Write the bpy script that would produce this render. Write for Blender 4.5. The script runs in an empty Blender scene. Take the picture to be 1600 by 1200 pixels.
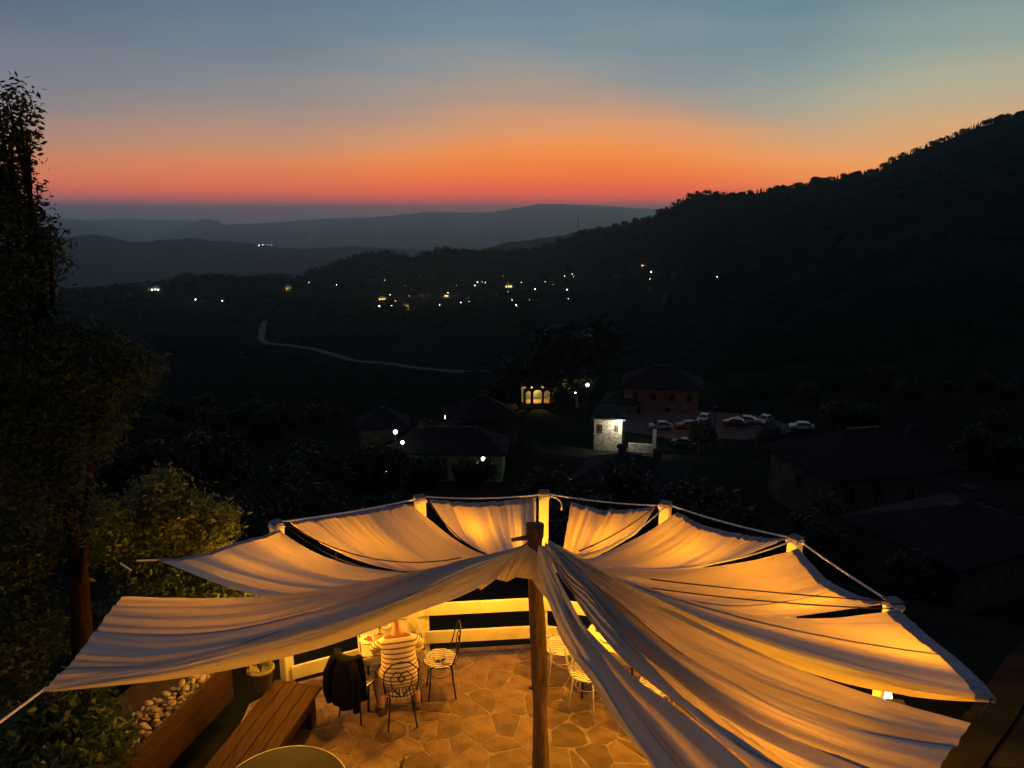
import bpy, bmesh, math, random
import numpy as np
from mathutils import Vector, Matrix, noise
R_ = math.radians
rnd = random.Random(7)
nrs = np.random.RandomState(11)
sc = bpy.context.scene
col = sc.collection

# ------------------------------------------------------------------ camera, sky, exposure
CAMZ = 5.55
PITCH = R_(12.66)
FPX = 1180.0
cam = bpy.data.objects.new('camera', bpy.data.cameras.new('camera'))
cam.data.sensor_width = 36.0
cam.data.lens = 36.0 * FPX / 1600.0
cam.data.clip_start = 0.1
cam.data.clip_end = 90000
cam.location = (0, 0, CAMZ)
cam.rotation_euler = (R_(90) - PITCH, 0, 0)
col.objects.link(cam)
sc.camera = cam

sc.view_settings.view_transform = 'Standard'
sc.view_settings.look = 'None'
sc.view_settings.exposure = 0.0
sc.view_settings.gamma = 1.0
sc.view_settings.use_curve_mapping = False
cy = sc.cycles
cy.use_denoising = True
cy.max_bounces = 7
cy.diffuse_bounces = 4
cy.transmission_bounces = 5
cy.transparent_max_bounces = 6
cy.volume_bounces = 3
cy.sample_clamp_indirect = 4.0
cy.caustics_reflective = False
cy.caustics_refractive = False

def lin(c):
    return tuple(((x / 255.0) / 12.92 if x / 255.0 <= 0.04045 else ((x / 255.0 + 0.055) / 1.055) ** 2.4) for x in c) + (1.0,)

world = bpy.data.worlds.new('World')
sc.world = world
world.use_nodes = True

def build_world():
    nt = world.node_tree
    nt.nodes.clear()
    N, L = nt.nodes.new, nt.links.new
    def math_(op, a, b=None, c=None):
        n = N('ShaderNodeMath'); n.operation = op
        for i, x in enumerate((a, b, c)):
            if x is None: continue
            if isinstance(x, (int, float)): n.inputs[i].default_value = x
            else: L(x, n.inputs[i])
        return n.outputs[0]
    def ramp(fac, stops, scale):
        n = N('ShaderNodeValToRGB'); L(math_('DIVIDE', fac, scale), n.inputs[0])
        e = n.color_ramp.elements
        while len(e) > 1: e.remove(e[-1])
        for k, (p, c) in enumerate(stops):
            el = e[0] if k == 0 else e.new(min(1.0, p / scale))
            el.position = min(1.0, p / scale); el.color = lin(c)
        return n.outputs[0]
    def curve(fac, pts, lo, hi):      # scalar curve through a ramp: value in red, scaled 0..1
        n = N('ShaderNodeMapRange'); L(fac, n.inputs[0]); n.inputs[1].default_value = lo; n.inputs[2].default_value = hi
        r = N('ShaderNodeValToRGB'); L(n.outputs[0], r.inputs[0]); r.color_ramp.interpolation = 'EASE'
        e = r.color_ramp.elements
        while len(e) > 1: e.remove(e[-1])
        for k, (p, v) in enumerate(pts):
            q = (p - lo) / (hi - lo)
            el = e[0] if k == 0 else e.new(q)
            el.position = q; el.color = (v, v, v, 1)
        s = N('ShaderNodeSeparateColor'); L(r.outputs[0], s.inputs[0])
        return s.outputs[0]
    def mix(f, a, b):
        n = N('ShaderNodeMix'); n.data_type = 'RGBA'; L(f, n.inputs[0]); L(a, n.inputs[6]); L(b, n.inputs[7]); return n.outputs[2]
    tc = N('ShaderNodeTexCoord')
    sp = N('ShaderNodeSeparateXYZ'); L(tc.outputs['Generated'], sp.inputs[0])
    x, y, z = sp.outputs
    el = math_('MULTIPLY', math_('ARCSINE', math_('MAXIMUM', z, 0.0)), 57.2958)
    az = math_('MULTIPLY', math_('ARCTAN2', x, y), 57.2958)
    # soft streaks of thin cloud, stretched along the horizon
    mp = N('ShaderNodeMapping'); L(tc.outputs['Generated'], mp.inputs[0]); mp.inputs['Scale'].default_value = (2.2, 2.2, 17)
    nz = N('ShaderNodeTexNoise'); L(mp.outputs[0], nz.inputs[0]); nz.inputs['Scale'].default_value = 1.6; nz.inputs['Detail'].default_value = 4
    streak = math_('SUBTRACT', nz.outputs[0], 0.5)
    g = math_('MULTIPLY', curve(az, [(-180, .5), (-60, .5), (-30, .5), (-10, .47), (0, .41), (6, .41), (11, .44), (16, .48), (20, .51), (26, .50), (34, .49), (60, .5), (180, .5)], -180, 180), 2.0)
    el2 = math_('MAXIMUM', math_('MULTIPLY', el, math_('ADD', g, math_('MULTIPLY', streak, .30))), 0.0)
    ed = N('ShaderNodeMapRange'); ed.interpolation_type = 'SMOOTHSTEP'; L(math_('ADD', el, math_('MULTIPLY', math_('ADD', az, 5.0), .30)), ed.inputs[0]); ed.inputs[1].default_value = 11.0; ed.inputs[2].default_value = 14.5
    bmp = curve(az, [(-180, 0), (-12, 0), (3, 1), (16, 1), (29, 0), (180, 0)], -180, 180)
    el2 = math_('ADD', el2, math_('MULTIPLY', math_('MULTIPLY', ed.outputs[0], bmp), math_('MULTIPLY', math_('MINIMUM', el, 6.0), .22)))
    C = ramp(el2, [(0, (150, 78, 84)), (.5, (200, 76, 66)), (1.0, (246, 82, 50)), (1.7, (255, 100, 34)), (2.8, (255, 128, 42)), (3.8, (252, 148, 66)), (5.0, (226, 156, 106)),
                   (6.6, (184, 152, 132)), (8.6, (148, 150, 148)), (12, (118, 140, 152)), (15, (98, 126, 146)), (25, (82, 104, 132)), (50, (66, 76, 97)), (90, (62, 70, 88))], 90.0)
    Rr = ramp(el2, [(0, (170, 84, 70)), (1.3, (250, 110, 52)), (2.4, (255, 148, 66)), (3.6, (250, 164, 88)), (4.8, (230, 168, 110)), (6.2, (206, 172, 130)),
                   (8.0, (180, 174, 148)), (10.5, (146, 162, 154)), (14.5, (110, 136, 145)), (25, (82, 104, 132)), (50, (66, 76, 97)), (90, (62, 70, 88))], 90.0)
    Lr = ramp(el2, [(0, (110, 88, 104)), (.6, (140, 90, 98)), (1.1, (196, 96, 84)), (1.8, (228, 112, 74)), (2.8, (216, 128, 88)), (4.2, (184, 136, 112)), (6.2, (142, 132, 132)),
                   (8.6, (118, 124, 136)), (12.5, (90, 104, 128)), (25, (76, 94, 122)), (50, (64, 75, 97)), (90, (62, 70, 88))], 90.0)
    E = ramp(el, [(0, (60, 62, 80)), (10, (62, 64, 80)), (30, (62, 67, 84)), (90, (62, 70, 88))], 90.0)
    wr = N('ShaderNodeMapRange'); wr.interpolation_type = 'SMOOTHSTEP'; L(az, wr.inputs[0]); wr.inputs[1].default_value = 9; wr.inputs[2].default_value = 27
    C = mix(wr.outputs[0], C, Rr)
    w = curve(az, [(-180, 0), (-60, 0), (-34, .05), (-18, .45), (-5, .9), (4, 1), (36, 1), (60, .3), (90, 0), (180, 0)], -180, 180)
    front = N('ShaderNodeMapRange'); front.interpolation_type = 'SMOOTHSTEP'
    L(y, front.inputs[0]); front.inputs[1].default_value = -.5; front.inputs[2].default_value = .6
    c = mix(front.outputs[0], E, mix(w, Lr, C))
    # warmer pale glow high on the right
    bg = N('ShaderNodeBackground'); L(c, bg.inputs[0]); L(math_('ADD', 1.08, math_('MULTIPLY', .9, math_('EXPONENT', math_('MULTIPLY', el, -.55)))), bg.inputs[1])
    o = N('ShaderNodeOutputWorld'); L(bg.outputs[0], o.inputs[0])
build_world()

# ------------------------------------------------------------------ geometry helpers
cp, sp_ = math.cos(PITCH), math.sin(PITCH)
def ray(u, v):
    x, y = (u - 800) / FPX, (600 - v) / FPX
    return Vector((x, cp + sp_ * y, -sp_ + cp * y))
def P(u, v, z):
    d = ray(u, v); return Vector((0, 0, CAMZ)) + d * ((z - CAMZ) / d.z)
def PY(u, v, Y):
    d = ray(u, v); return Vector((0, 0, CAMZ)) + d * (Y / d.y)
def PR(u, v, r):
    d = ray(u, v); return Vector((0, 0, CAMZ)) + d * (r / math.hypot(d.x, d.y))
def proj(p):
    d = Vector(p) - Vector((0, 0, CAMZ)); dep = d.y * cp - d.z * sp_
    return 800 + FPX * d.x / dep, 600 - FPX * (d.y * sp_ + d.z * cp) / dep

def tag(o, label=None, cat=None, group=None, kind=None):
    for k, v in (('label', label), ('category', cat), ('group', group), ('kind', kind)):
        if v: o[k] = v
    return o
def empty(name, loc=(0, 0, 0), rz=0.0):
    o = bpy.data.objects.new(name, None); o.location = loc; o.rotation_euler = (0, 0, rz)
    o.empty_display_size = .2; col.objects.link(o); return o
def link(name, me, mat=None, parent=None, smooth=False):
    if mat is not None and not me.materials: me.materials.append(mat)
    if smooth: me.polygons.foreach_set('use_smooth', [True] * len(me.polygons))
    o = bpy.data.objects.new(name, me); col.objects.link(o)
    if parent is not None: o.parent = parent
    return o
class MB:
    """collects shapes of one mesh"""
    def __init__(s): s.v, s.f = [], []
    def add(s, vs, fs):
        k = len(s.v); s.v += [tuple(p) for p in vs]; s.f += [tuple(i + k for i in f) for f in fs]; return s
    def box(s, x0, x1, y0, y1, z0, z1, m=None):
        vs = [Vector(p) for p in ((x0, y0, z0), (x1, y0, z0), (x1, y1, z0), (x0, y1, z0), (x0, y0, z1), (x1, y0, z1), (x1, y1, z1), (x0, y1, z1))]
        if m is not None: vs = [m @ p for p in vs]
        return s.add(vs, [(0, 3, 2, 1), (4, 5, 6, 7), (0, 1, 5, 4), (1, 2, 6, 5), (2, 3, 7, 6), (3, 0, 4, 7)])
    def bar(s, a, b, w, h):                    # beam of section w x h (h along world up)
        a, b = Vector(a), Vector(b); d = (b - a).normalized(); side = d.cross(Vector((0, 0, 1)))
        if side.length < 1e-4: side = Vector((1, 0, 0))
        side.normalize(); up = side.cross(d).normalized(); q = []
        for p in (a, b):
            for i, j in ((-1, -1), (1, -1), (1, 1), (-1, 1)): q.append(p + side * (i * w / 2) + up * (j * h / 2))
        return s.add(q, [(0, 1, 2, 3), (7, 6, 5, 4), (0, 4, 5, 1), (1, 5, 6, 2), (2, 6, 7, 3), (3, 7, 4, 0)])
    def tube(s, pts, r, n=6, cap=True):
        pts = [Vector(p) for p in pts]; rs = r if isinstance(r, (list, tuple)) else [r] * len(pts)
        k0 = len(s.v); prev = None
        for i, p in enumerate(pts):
            d = (pts[min(i + 1, len(pts) - 1)] - pts[max(i - 1, 0)])
            d = d.normalized() if d.length > 1e-9 else Vector((0, 0, 1))
            if prev is None:
                a = d.cross(Vector((0, 0, 1)));
                if a.length < 1e-3: a = d.cross(Vector((1, 0, 0)))
            else: a = prev - d * prev.dot(d)
            a.normalize(); b = d.cross(a); prev = a
            for j in range(n):
                t = 2 * math.pi * j / n; s.v.append(tuple(p + (a * math.cos(t) + b * math.sin(t)) * rs[i]))
        for i in range(len(pts) - 1):
            for j in range(n):
                q = k0 + i * n; s.f.append((q + j, q + (j + 1) % n, q + n + (j + 1) % n, q + n + j))
        if cap:
            s.f.append(tuple(k0 + j for j in range(n))[::-1]); q = k0 + (len(pts) - 1) * n; s.f.append(tuple(q + j for j in range(n)))
        return s
    def lathe(s, prof, c=(0, 0, 0), n=20):
        k0 = len(s.v)
        for r, z in prof:
            for j in range(n):
                t = 2 * math.pi * j / n; s.v.append((c[0] + r * math.cos(t), c[1] + r * math.sin(t), c[2] + z))
        for i in range(len(prof) - 1):
            for j in range(n):
                q = k0 + i * n; s.f.append((q + j, q + (j + 1) % n, q + n + (j + 1) % n, q + n + j))
        s.f.append(tuple(k0 + j for j in range(n))[::-1]); q = k0 + (len(prof) - 1) * n; s.f.append(tuple(q + j for j in range(n)))
        return s
    def mesh(s, name='m'):
        me = bpy.data.meshes.new(name); me.from_pydata(s.v, [], s.f); me.update(); return me
    def build(s, name, mat, parent=None, smooth=False, bevel=0):
        me = s.mesh(name)
        if bevel:
            bm = bmesh.new(); bm.from_mesh(me)
            bmesh.ops.bevel(bm, geom=bm.edges[:], offset=bevel, segments=1, affect='EDGES', profile=.5)
            bm.to_mesh(me); bm.free()
        return link(name, me, mat, parent, smooth)
def np_mesh(name, V, F, smooth=False):
    me = bpy.data.meshes.new(name); V = np.asarray(V, dtype=np.float32); F = np.asarray(F, dtype=np.int32)
    n, k = F.shape
    me.vertices.add(len(V)); me.vertices.foreach_set('co', V.ravel())
    me.loops.add(n * k); me.loops.foreach_set('vertex_index', F.ravel())
    me.polygons.add(n); me.polygons.foreach_set('loop_start', np.arange(0, n * k, k, dtype=np.int32))
    me.polygons.foreach_set('loop_total', np.full(n, k, dtype=np.int32))
    if smooth: me.polygons.foreach_set('use_smooth', np.ones(n, dtype=bool))
    me.update(calc_edges=True); me.validate(); return me
def copy_tree(o, parent=None):
    c = o.copy(); col.objects.link(c); c.parent = parent
    for ch in list(o.children): copy_tree(ch, c)
    return c

# ------------------------------------------------------------------ materials
def mat(name, c, rough=.7, c2=None, scale=4.0, bump=0.0, bscale=None, metal=0.0, stretch=None, spec=.4, detail=6, emit=None, estr=0, musg=False):
    m = bpy.data.materials.new(name); m.use_nodes = True; nt = m.node_tree; N, L = nt.nodes.new, nt.links.new
    b = nt.nodes['Principled BSDF']
    b.inputs['Base Color'].default_value = (*c, 1); b.inputs['Roughness'].default_value = rough; b.inputs['Metallic'].default_value = metal
    b.inputs['Specular IOR Level'].default_value = spec
    if c2 is not None or bump:
        tc = N('ShaderNodeTexCoord'); mp = N('ShaderNodeMapping'); L(tc.outputs['Object'], mp.inputs[0])
        if stretch: mp.inputs['Scale'].default_value = stretch
        n = N('ShaderNodeTexNoise'); L(mp.outputs[0], n.inputs[0]); n.inputs['Scale'].default_value = scale; n.inputs['Detail'].default_value = detail; n.inputs['Roughness'].default_value = .62
        if c2 is not None:
            r = N('ShaderNodeMapRange'); L(n.outputs[0], r.inputs[0]); r.inputs[1].default_value = .36; r.inputs[2].default_value = .64
            x = N('ShaderNodeMix'); x.data_type = 'RGBA'; L(r.outputs[0], x.inputs[0]); x.inputs[6].default_value = (*c, 1); x.inputs[7].default_value = (*c2, 1)
            L(x.outputs[2], b.inputs['Base Color'])
        if bump:
            n2 = N('ShaderNodeTexNoise'); L(mp.outputs[0], n2.inputs[0]); n2.inputs['Scale'].default_value = bscale or scale * 4; n2.inputs['Detail'].default_value = 5
            bp = N('ShaderNodeBump'); bp.inputs['Strength'].default_value = bump; bp.inputs['Distance'].default_value = .02
            L(n2.outputs[0], bp.inputs['Height']); L(bp.outputs[0], b.inputs['Normal'])
    if emit:
        b.inputs['Emission Color'].default_value = (*emit, 1); b.inputs['Emission Strength'].default_value = estr
        m.cycles.emission_sampling = 'NONE'
    return m
def per_object(m, amt=.35):
    """vary the colour a little from object to object (natural stone to stone variation)"""
    nt = m.node_tree; N, L = nt.nodes.new, nt.links.new; b = nt.nodes['Principled BSDF']
    oi = N('ShaderNodeObjectInfo'); h = N('ShaderNodeHueSaturation')
    r = N('ShaderNodeMapRange'); L(oi.outputs['Random'], r.inputs[0]); r.inputs[3].default_value = 1 - amt; r.inputs[4].default_value = 1 + amt
    L(r.outputs[0], h.inputs['Value'])
    lk = b.inputs['Base Color'].links
    if lk: L(lk[0].from_socket, h.inputs['Color'])
    else: h.inputs['Color'].default_value = b.inputs['Base Color'].default_value
    L(h.outputs[0], b.inputs['Base Color']); return m
def leaf_mat(name, c, c2, tr=.35, scale=3.0):
    m = bpy.data.materials.new(name); m.use_nodes = True; nt = m.node_tree; N, L = nt.nodes.new, nt.links.new
    b = nt.nodes['Principled BSDF']; out = nt.nodes['Material Output']; b.inputs['Roughness'].default_value = .5; b.inputs['Specular IOR Level'].default_value = .35
    g = N('ShaderNodeNewGeometry'); x = N('ShaderNodeMix'); x.data_type = 'RGBA'; x.inputs[6].default_value = (*c, 1); x.inputs[7].default_value = (*c2, 1)
    L(g.outputs['Random Per Island'], x.inputs[0]); L(x.outputs[2], b.inputs['Base Color'])
    t = N('ShaderNodeBsdfTranslucent'); L(x.outputs[2], t.inputs[0]); s = N('ShaderNodeMixShader'); s.inputs[0].default_value = tr
    L(b.outputs[0], s.inputs[1]); L(t.outputs[0], s.inputs[2]); L(s.outputs[0], out.inputs[0]); return m
def glow(name, c, s):
    m = bpy.data.materials.new(name); m.use_nodes = True; nt = m.node_tree; nt.nodes.clear()
    e = nt.nodes.new('ShaderNodeEmission'); e.inputs[0].default_value = (*c, 1); e.inputs[1].default_value = s
    o = nt.nodes.new('ShaderNodeOutputMaterial'); nt.links.new(e.outputs[0], o.inputs[0]); m.cycles.emission_sampling = 'NONE'; return m
def fabric(name, c, trans):
    m = bpy.data.materials.new(name); m.use_nodes = True; nt = m.node_tree; nt.nodes.clear(); N, L = nt.nodes.new, nt.links.new
    at = N('ShaderNodeAttribute'); at.attribute_name = 'layer_shade'; mr = N('ShaderNodeMapRange'); mr.inputs[3].default_value = trans; mr.inputs[4].default_value = .03; L(at.outputs['Fac'], mr.inputs[0])
    d = N('ShaderNodeBsdfDiffuse'); t = N('ShaderNodeBsdfTranslucent'); s = N('ShaderNodeMixShader'); L(mr.outputs[0], s.inputs[0])
    tc = N('ShaderNodeTexCoord'); n = N('ShaderNodeTexNoise'); L(tc.outputs['Object'], n.inputs[0]); n.inputs['Scale'].default_value = 3.0; n.inputs['Detail'].default_value = 8
    x = N('ShaderNodeMix'); x.data_type = 'RGBA'; L(n.outputs[0], x.inputs[0]); x.inputs[6].default_value = (c[0] * .86, c[1] * .85, c[2] * .83, 1); x.inputs[7].default_value = (*c, 1)
    w = N('ShaderNodeTexNoise'); L(tc.outputs['Object'], w.inputs[0]); w.inputs['Scale'].default_value = 26; w.inputs['Detail'].default_value = 6
    bp = N('ShaderNodeBump'); bp.inputs['Strength'].default_value = .35; bp.inputs['Distance'].default_value = .008; L(w.outputs[0], bp.inputs['Height'])
    mw = N('ShaderNodeMix'); mw.data_type = 'RGBA'; mw.blend_type = 'MULTIPLY'; mw.inputs[0].default_value = 1; L(x.outputs[2], mw.inputs[6]); mw.inputs[7].default_value = (1, .86, .50, 1)
    L(x.outputs[2], d.inputs[0]); L(mw.outputs[2], t.inputs[0])
    for q in (d, t): L(bp.outputs[0], q.inputs['Normal'])
    o = N('ShaderNodeOutputMaterial'); L(d.outputs[0], s.inputs[1]); L(t.outputs[0], s.inputs[2]); L(s.outputs[0], o.inputs[0]); return m

M = {}
M['sail'] = fabric('sail_cloth', (.68, .635, .53), .48)
M['hem'] = fabric('hem_cloth', (.34, .33, .37), .03)
M['paint'] = mat('white_paint', (.78, .76, .70), .45, (.68, .65, .58), 5, .12, 30)
M['zinc'] = mat('zinc_cap', (.10, .10, .11), .6)
M['rope'] = mat('rope', (.86, .84, .78), .8)
M['dark_rope'] = mat('dark_rope', (.05, .04, .04), .8)
M['bark'] = mat('bark', (.19, .115, .065), .95, (.07, .04, .022), 6, 1.0, 16, stretch=(3, 3, .5))
M['red_bark'] = mat('red_bark', (.020, .010, .008), 1, (.008, .006, .005), 5, 1.0, 14, stretch=(2, 2, .8), spec=.05)
M['wood'] = mat('weathered_wood', (.065, .034, .018), .8, (.03, .016, .010), 5, .6, 22, stretch=(9, .6, 9), spec=.15)
M['flag'] = per_object(mat('flagstone', (.22, .145, .07), .66, (.115, .075, .038), 4, .8, 14), .42)
M['grout'] = mat('grout', (.33, .26, .18), .9, (.18, .14, .10), 8, .5, 40)
M['iron'] = mat('black_iron', (.018, .016, .016), .45, metal=.3)
M['white_iron'] = mat('white_iron', (.75, .73, .68), .4)
M['slat'] = mat('white_slat', (.74, .72, .64), .5)
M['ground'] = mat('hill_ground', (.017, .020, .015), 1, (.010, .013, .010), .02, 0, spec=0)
M['soil'] = mat('garden_soil', (.05, .035, .025), .95, (.03, .022, .016), 6, .8, 20)
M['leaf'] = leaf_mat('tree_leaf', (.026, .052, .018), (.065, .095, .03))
M['leaf_shrub'] = leaf_mat('shrub_leaf', (.07, .11, .035), (.20, .23, .07))
M['leaf_bush'] = leaf_mat('bush_leaf', (.03, .06, .025), (.06, .10, .04))
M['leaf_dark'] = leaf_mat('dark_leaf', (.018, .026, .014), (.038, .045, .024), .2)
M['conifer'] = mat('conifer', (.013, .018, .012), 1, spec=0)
M['trunk'] = mat('far_trunk', (.05, .04, .03), .9)
M['pebble'] = per_object(mat('pebble', (.32, .27, .22), .55, (.18, .15, .12), 9, .15), .3)
M['pot'] = mat('glazed_pot', (.13, .12, .07), .5, (.09, .085, .05), 6)
M['skin'] = mat('skin', (.50, .27, .18), .55)
M['hair'] = mat('hair', (.05, .03, .02), .6)
M['jacket'] = mat('jacket', (.006, .007, .011), 1, bump=.3, scale=6, spec=.05)
M['shorts'] = mat('shorts', (.42, .38, .30), .85)
M['cloth'] = mat('table_cloth', (.42, .40, .36), .85)
M['porcelain'] = mat('porcelain', (.8, .79, .76), .2)
M['food'] = mat('food', (.45, .06, .03), .5)
M['glass'] = mat('bottle_glass', (.06, .08, .03), .1)
M['tin'] = mat('table_top', (.045, .038, .032), .7, (.028, .025, .02), 3, .1, spec=.12)
M['slate'] = mat('slate_roof', (.026, .027, .030), .95, (.014, .015, .017), .8, .6, 2.5, spec=.05)
M['slab'] = per_object(mat('slate_slab', (.014, .014, .016), 1, (.008, .008, .010), 3, .6, 10, spec=.03), .3)
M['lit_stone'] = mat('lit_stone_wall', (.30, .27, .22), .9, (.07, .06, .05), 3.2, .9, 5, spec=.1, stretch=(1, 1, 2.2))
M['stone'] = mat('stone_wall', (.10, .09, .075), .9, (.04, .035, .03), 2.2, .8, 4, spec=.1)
M['dark_stone'] = mat('dark_stone', (.016, .014, .013), 1, (.008, .008, .008), 3, .8, 6, spec=.03)
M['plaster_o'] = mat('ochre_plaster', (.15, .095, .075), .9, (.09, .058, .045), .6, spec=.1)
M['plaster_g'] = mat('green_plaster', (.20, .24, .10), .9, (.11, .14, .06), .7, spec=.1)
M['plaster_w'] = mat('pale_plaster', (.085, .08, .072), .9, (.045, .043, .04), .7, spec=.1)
M['pane'] = mat('dark_pane', (.01, .012, .015), .15)
M['frame'] = mat('window_frame', (.10, .07, .05), .6)
M['paving'] = mat('parking_paving', (.045, .032, .029), .9, (.022, .017, .016), .3, .2, 3)
M['road'] = mat('gravel_road', (.06, .06, .06), .9, (.035, .035, .036), .05)
M['asph'] = mat('kerb', (.25, .23, .2), .8)
M['metal'] = mat('grey_metal', (.12, .12, .12), .4, metal=.7)
M['tyre'] = mat('tyre', (.012, .012, .012), .8)
M['autoglass'] = mat('car_glass', (.008, .009, .011), .06, spec=.6)
M['g_white'] = glow('lamp_white', (1, .93, .75), 26)
M['g_yel'] = glow('window_yellow', (1, .62, .14), 3.2)
M['g_yel2'] = glow('small_yellow', (1, .55, .12), 20)
M['g_cool'] = glow('lamp_cool', (.82, .95, 1), 16); M['g_warm'] = glow('lamp_warm', (1, .74, .38), 18)
M['g_pale'] = glow('lamp_near', (.95, 1, .85), 6)
M['g_lamp'] = glow('terrace_lamp', (1, .72, .28), 9)
M['g_far'] = glow('far_light', (1, .95, .85), 40)
def stripes(name, a, b, sc_, axis=2):
    m = bpy.data.materials.new(name); m.use_nodes = True; nt = m.node_tree; N, L = nt.nodes.new, nt.links.new; bs = nt.nodes['Principled BSDF']; bs.inputs['Roughness'].default_value = .85
    tc = N('ShaderNodeTexCoord'); s = N('ShaderNodeSeparateXYZ'); L(tc.outputs['Object'], s.inputs[0])
    q = N('ShaderNodeMath'); q.operation = 'MULTIPLY'; L(s.outputs[axis], q.inputs[0]); q.inputs[1].default_value = sc_
    f = N('ShaderNodeMath'); f.operation = 'FRACT'; L(q.outputs[0], f.inputs[0]); g = N('ShaderNodeMath'); g.operation = 'LESS_THAN'; L(f.outputs[0], g.inputs[0]); g.inputs[1].default_value = .36
    x = N('ShaderNodeMix'); x.data_type = 'RGBA'; L(g.outputs[0], x.inputs[0]); x.inputs[6].default_value = (*a, 1); x.inputs[7].default_value = (*b, 1)
    L(x.outputs[2], bs.inputs['Base Color']); return m
M['shirt'] = stripes('striped_shirt', (.76, .72, .62), (.26, .10, .06), 23)

# ------------------------------------------------------------------ terrain
def azel(u, v):
    d = ray(u, v); h = math.hypot(d.x, d.y); return math.degrees(math.atan2(d.x, d.y)), d.z / h
def crest(pts):
    q = sorted(azel(u, v) for u, v in pts); return [a for a, _ in q], [t for _, t in q]
azu = lambda u, v=450: azel(u, v)[0]
L_CREST = crest([(-600, 470), (-100, 462), (80, 457), (150, 452), (250, 443), (320, 437), (400, 440), (450, 437), (500, 419), (560, 397), (600, 392), (645, 403), (690, 387), (750, 391), (820, 390), (880, 374), (930, 357),
                 (1015, 341), (1040, 326), (1070, 310), (1100, 301), (1150, 304), (1250, 290), (1300, 280), (1370, 268), (1395, 250), (1470, 222), (1540, 195), (1600, 178), (1800, 150), (2300, 140)])
R_CREST = ([azu(u) for u in (-600, 450, 520, 800, 1000, 1100, 1600, 2300)], [1700, 1750, 2250, 2300, 1900, 1400, 1150, 1000])
L_C = crest([(-600, 440), (500, 430), (700, 402), (750, 388), (800, 376), (870, 364), (915, 355), (960, 352), (1060, 360), (2300, 420)])
L_D = crest([(-600, 385), (0, 376), (80, 372), (140, 367), (175, 371), (200, 377), (300, 375), (350, 377), (400, 382), (450, 390), (520, 390), (580, 386), (640, 392), (720, 405), (900, 415), (2300, 420)])
L_E = crest([(-600, 335), (0, 347), (70, 344), (120, 343), (180, 356), (235, 371), (275, 357), (305, 345), (325, 341), (340, 345), (350, 350), (420, 348), (520, 341), (600, 338), (660, 331), (770, 331), (800, 325), (840, 318), (880, 318), (960, 322),
             (1025, 327), (1100, 336), (2300, 345)])
L_F = crest([(-600, 325), (0, 331), (60, 334), (95, 341), (150, 343), (200, 340), (230, 343), (290, 343), (330, 350), (500, 352), (2300, 352)])
def itp(tab, a): return float(np.interp(a, tab[0], tab[1]))
side = lambda a: min(1, max(0, (a - azu(980)) / (azu(1500) - azu(980))))
left = lambda a: min(1, max(0, (azu(420) - a) / (azu(420) - azu(0))))
flats = []   # (x, y, radius, z)
def height(x, y, rough=True):
    r = math.hypot(x, y); a = math.degrees(math.atan2(x, y)); s = side(a); l = left(a)
    s = s * s * (3 - 2 * s)
    if y < 0 and abs(a) > 80:
        k = min(1, (abs(a) - 80) / 60)
    else: k = 0
    rc = itp(R_CREST, a)
    nd = [(0, -.35), (11.3, -.35), (14.5, -3.2), (30, -9.5), (55, -18), (85, -24), (115, -30), (150, -34 + 3 * s),
          (300, -78 + 30 * s), (600, -116 + 80 * s), (880, -128 + 130 * s + 14 * l)]
    zc = CAMZ + rc * itp(L_CREST, a)
    zm = -150 + 25 * l
    w = min(1, max(0, (rc - 1250) / 500))
    nd += [(.72 * rc, (1 - w) * (zc * .55 - 20) + w * (-146 + 24 * l)) if rc > 1260 else (.86 * rc, zc * .72 - 8)]
    nd += [(rc, zc), (rc * 1.25 + 150, zc - 170 - .05 * rc), (4000, -420), (4600, CAMZ + 4600 * itp(L_C, a)) if a > azu(560) and a < azu(1200) else (4600, -400),
           (5300, -420), (8000, CAMZ + 8000 * itp(L_D, a)), (14000, -640), (25000, CAMZ + 25000 * itp(L_E, a)), (29000, -500), (36000, CAMZ + 36000 * itp(L_F, a)), (41000, -700), (75000, -1300)]
    z = nd[-1][1]
    for (r0, z0), (r1, z1) in zip(nd, nd[1:]):
        if r < r1:
            t = (r - r0) / (r1 - r0); t = .55 * t + .45 * t * t * (3 - 2 * t); z = z0 + (z1 - z0) * t; break
    if rough and r > 14:
        am = min(1, (r - 14) / 60)
        z += am * (noise.noise(Vector((x * .02, y * .02, 1))) * 1.6 + noise.noise(Vector((x * .006, y * .006, 3))) * min(5, r * .012))
        if r > 500: z += noise.fractal(Vector((x / 420, y / 420, 5)), .8, 2.1, 4) * min(r * .0045, 26) * (0.35 if abs(r - rc) < 120 else 1)
    for fx, fy, fr, fz in flats:
        d = math.hypot(x - fx, y - fy)
        if d < fr * 1.7:
            t = min(1, max(0, (d - fr) / (fr * .7))); t = t * t * (3 - 2 * t); z = fz * (1 - t) + z * t
    return z
def hit(u, v, rmin=14, rmax=30000):
    d = ray(u, v); h = math.hypot(d.x, d.y); r = rmin; prev = rmin
    while r < rmax:
        t = r / h
        if CAMZ + d.z * t < height(d.x * t, d.y * t):
            lo, hi = prev, r
            for _ in range(18):
                m = (lo + hi) / 2; t = m / h
                if CAMZ + d.z * t < height(d.x * t, d.y * t): hi = m
                else: lo = m
            t = hi / h; x, y = d.x * t, d.y * t
            return Vector((x, y, height(x, y)))
        prev = r; r *= 1.012
    return None
def flat(x, y, rad, z): flats.append((x, y, rad, z))

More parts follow.
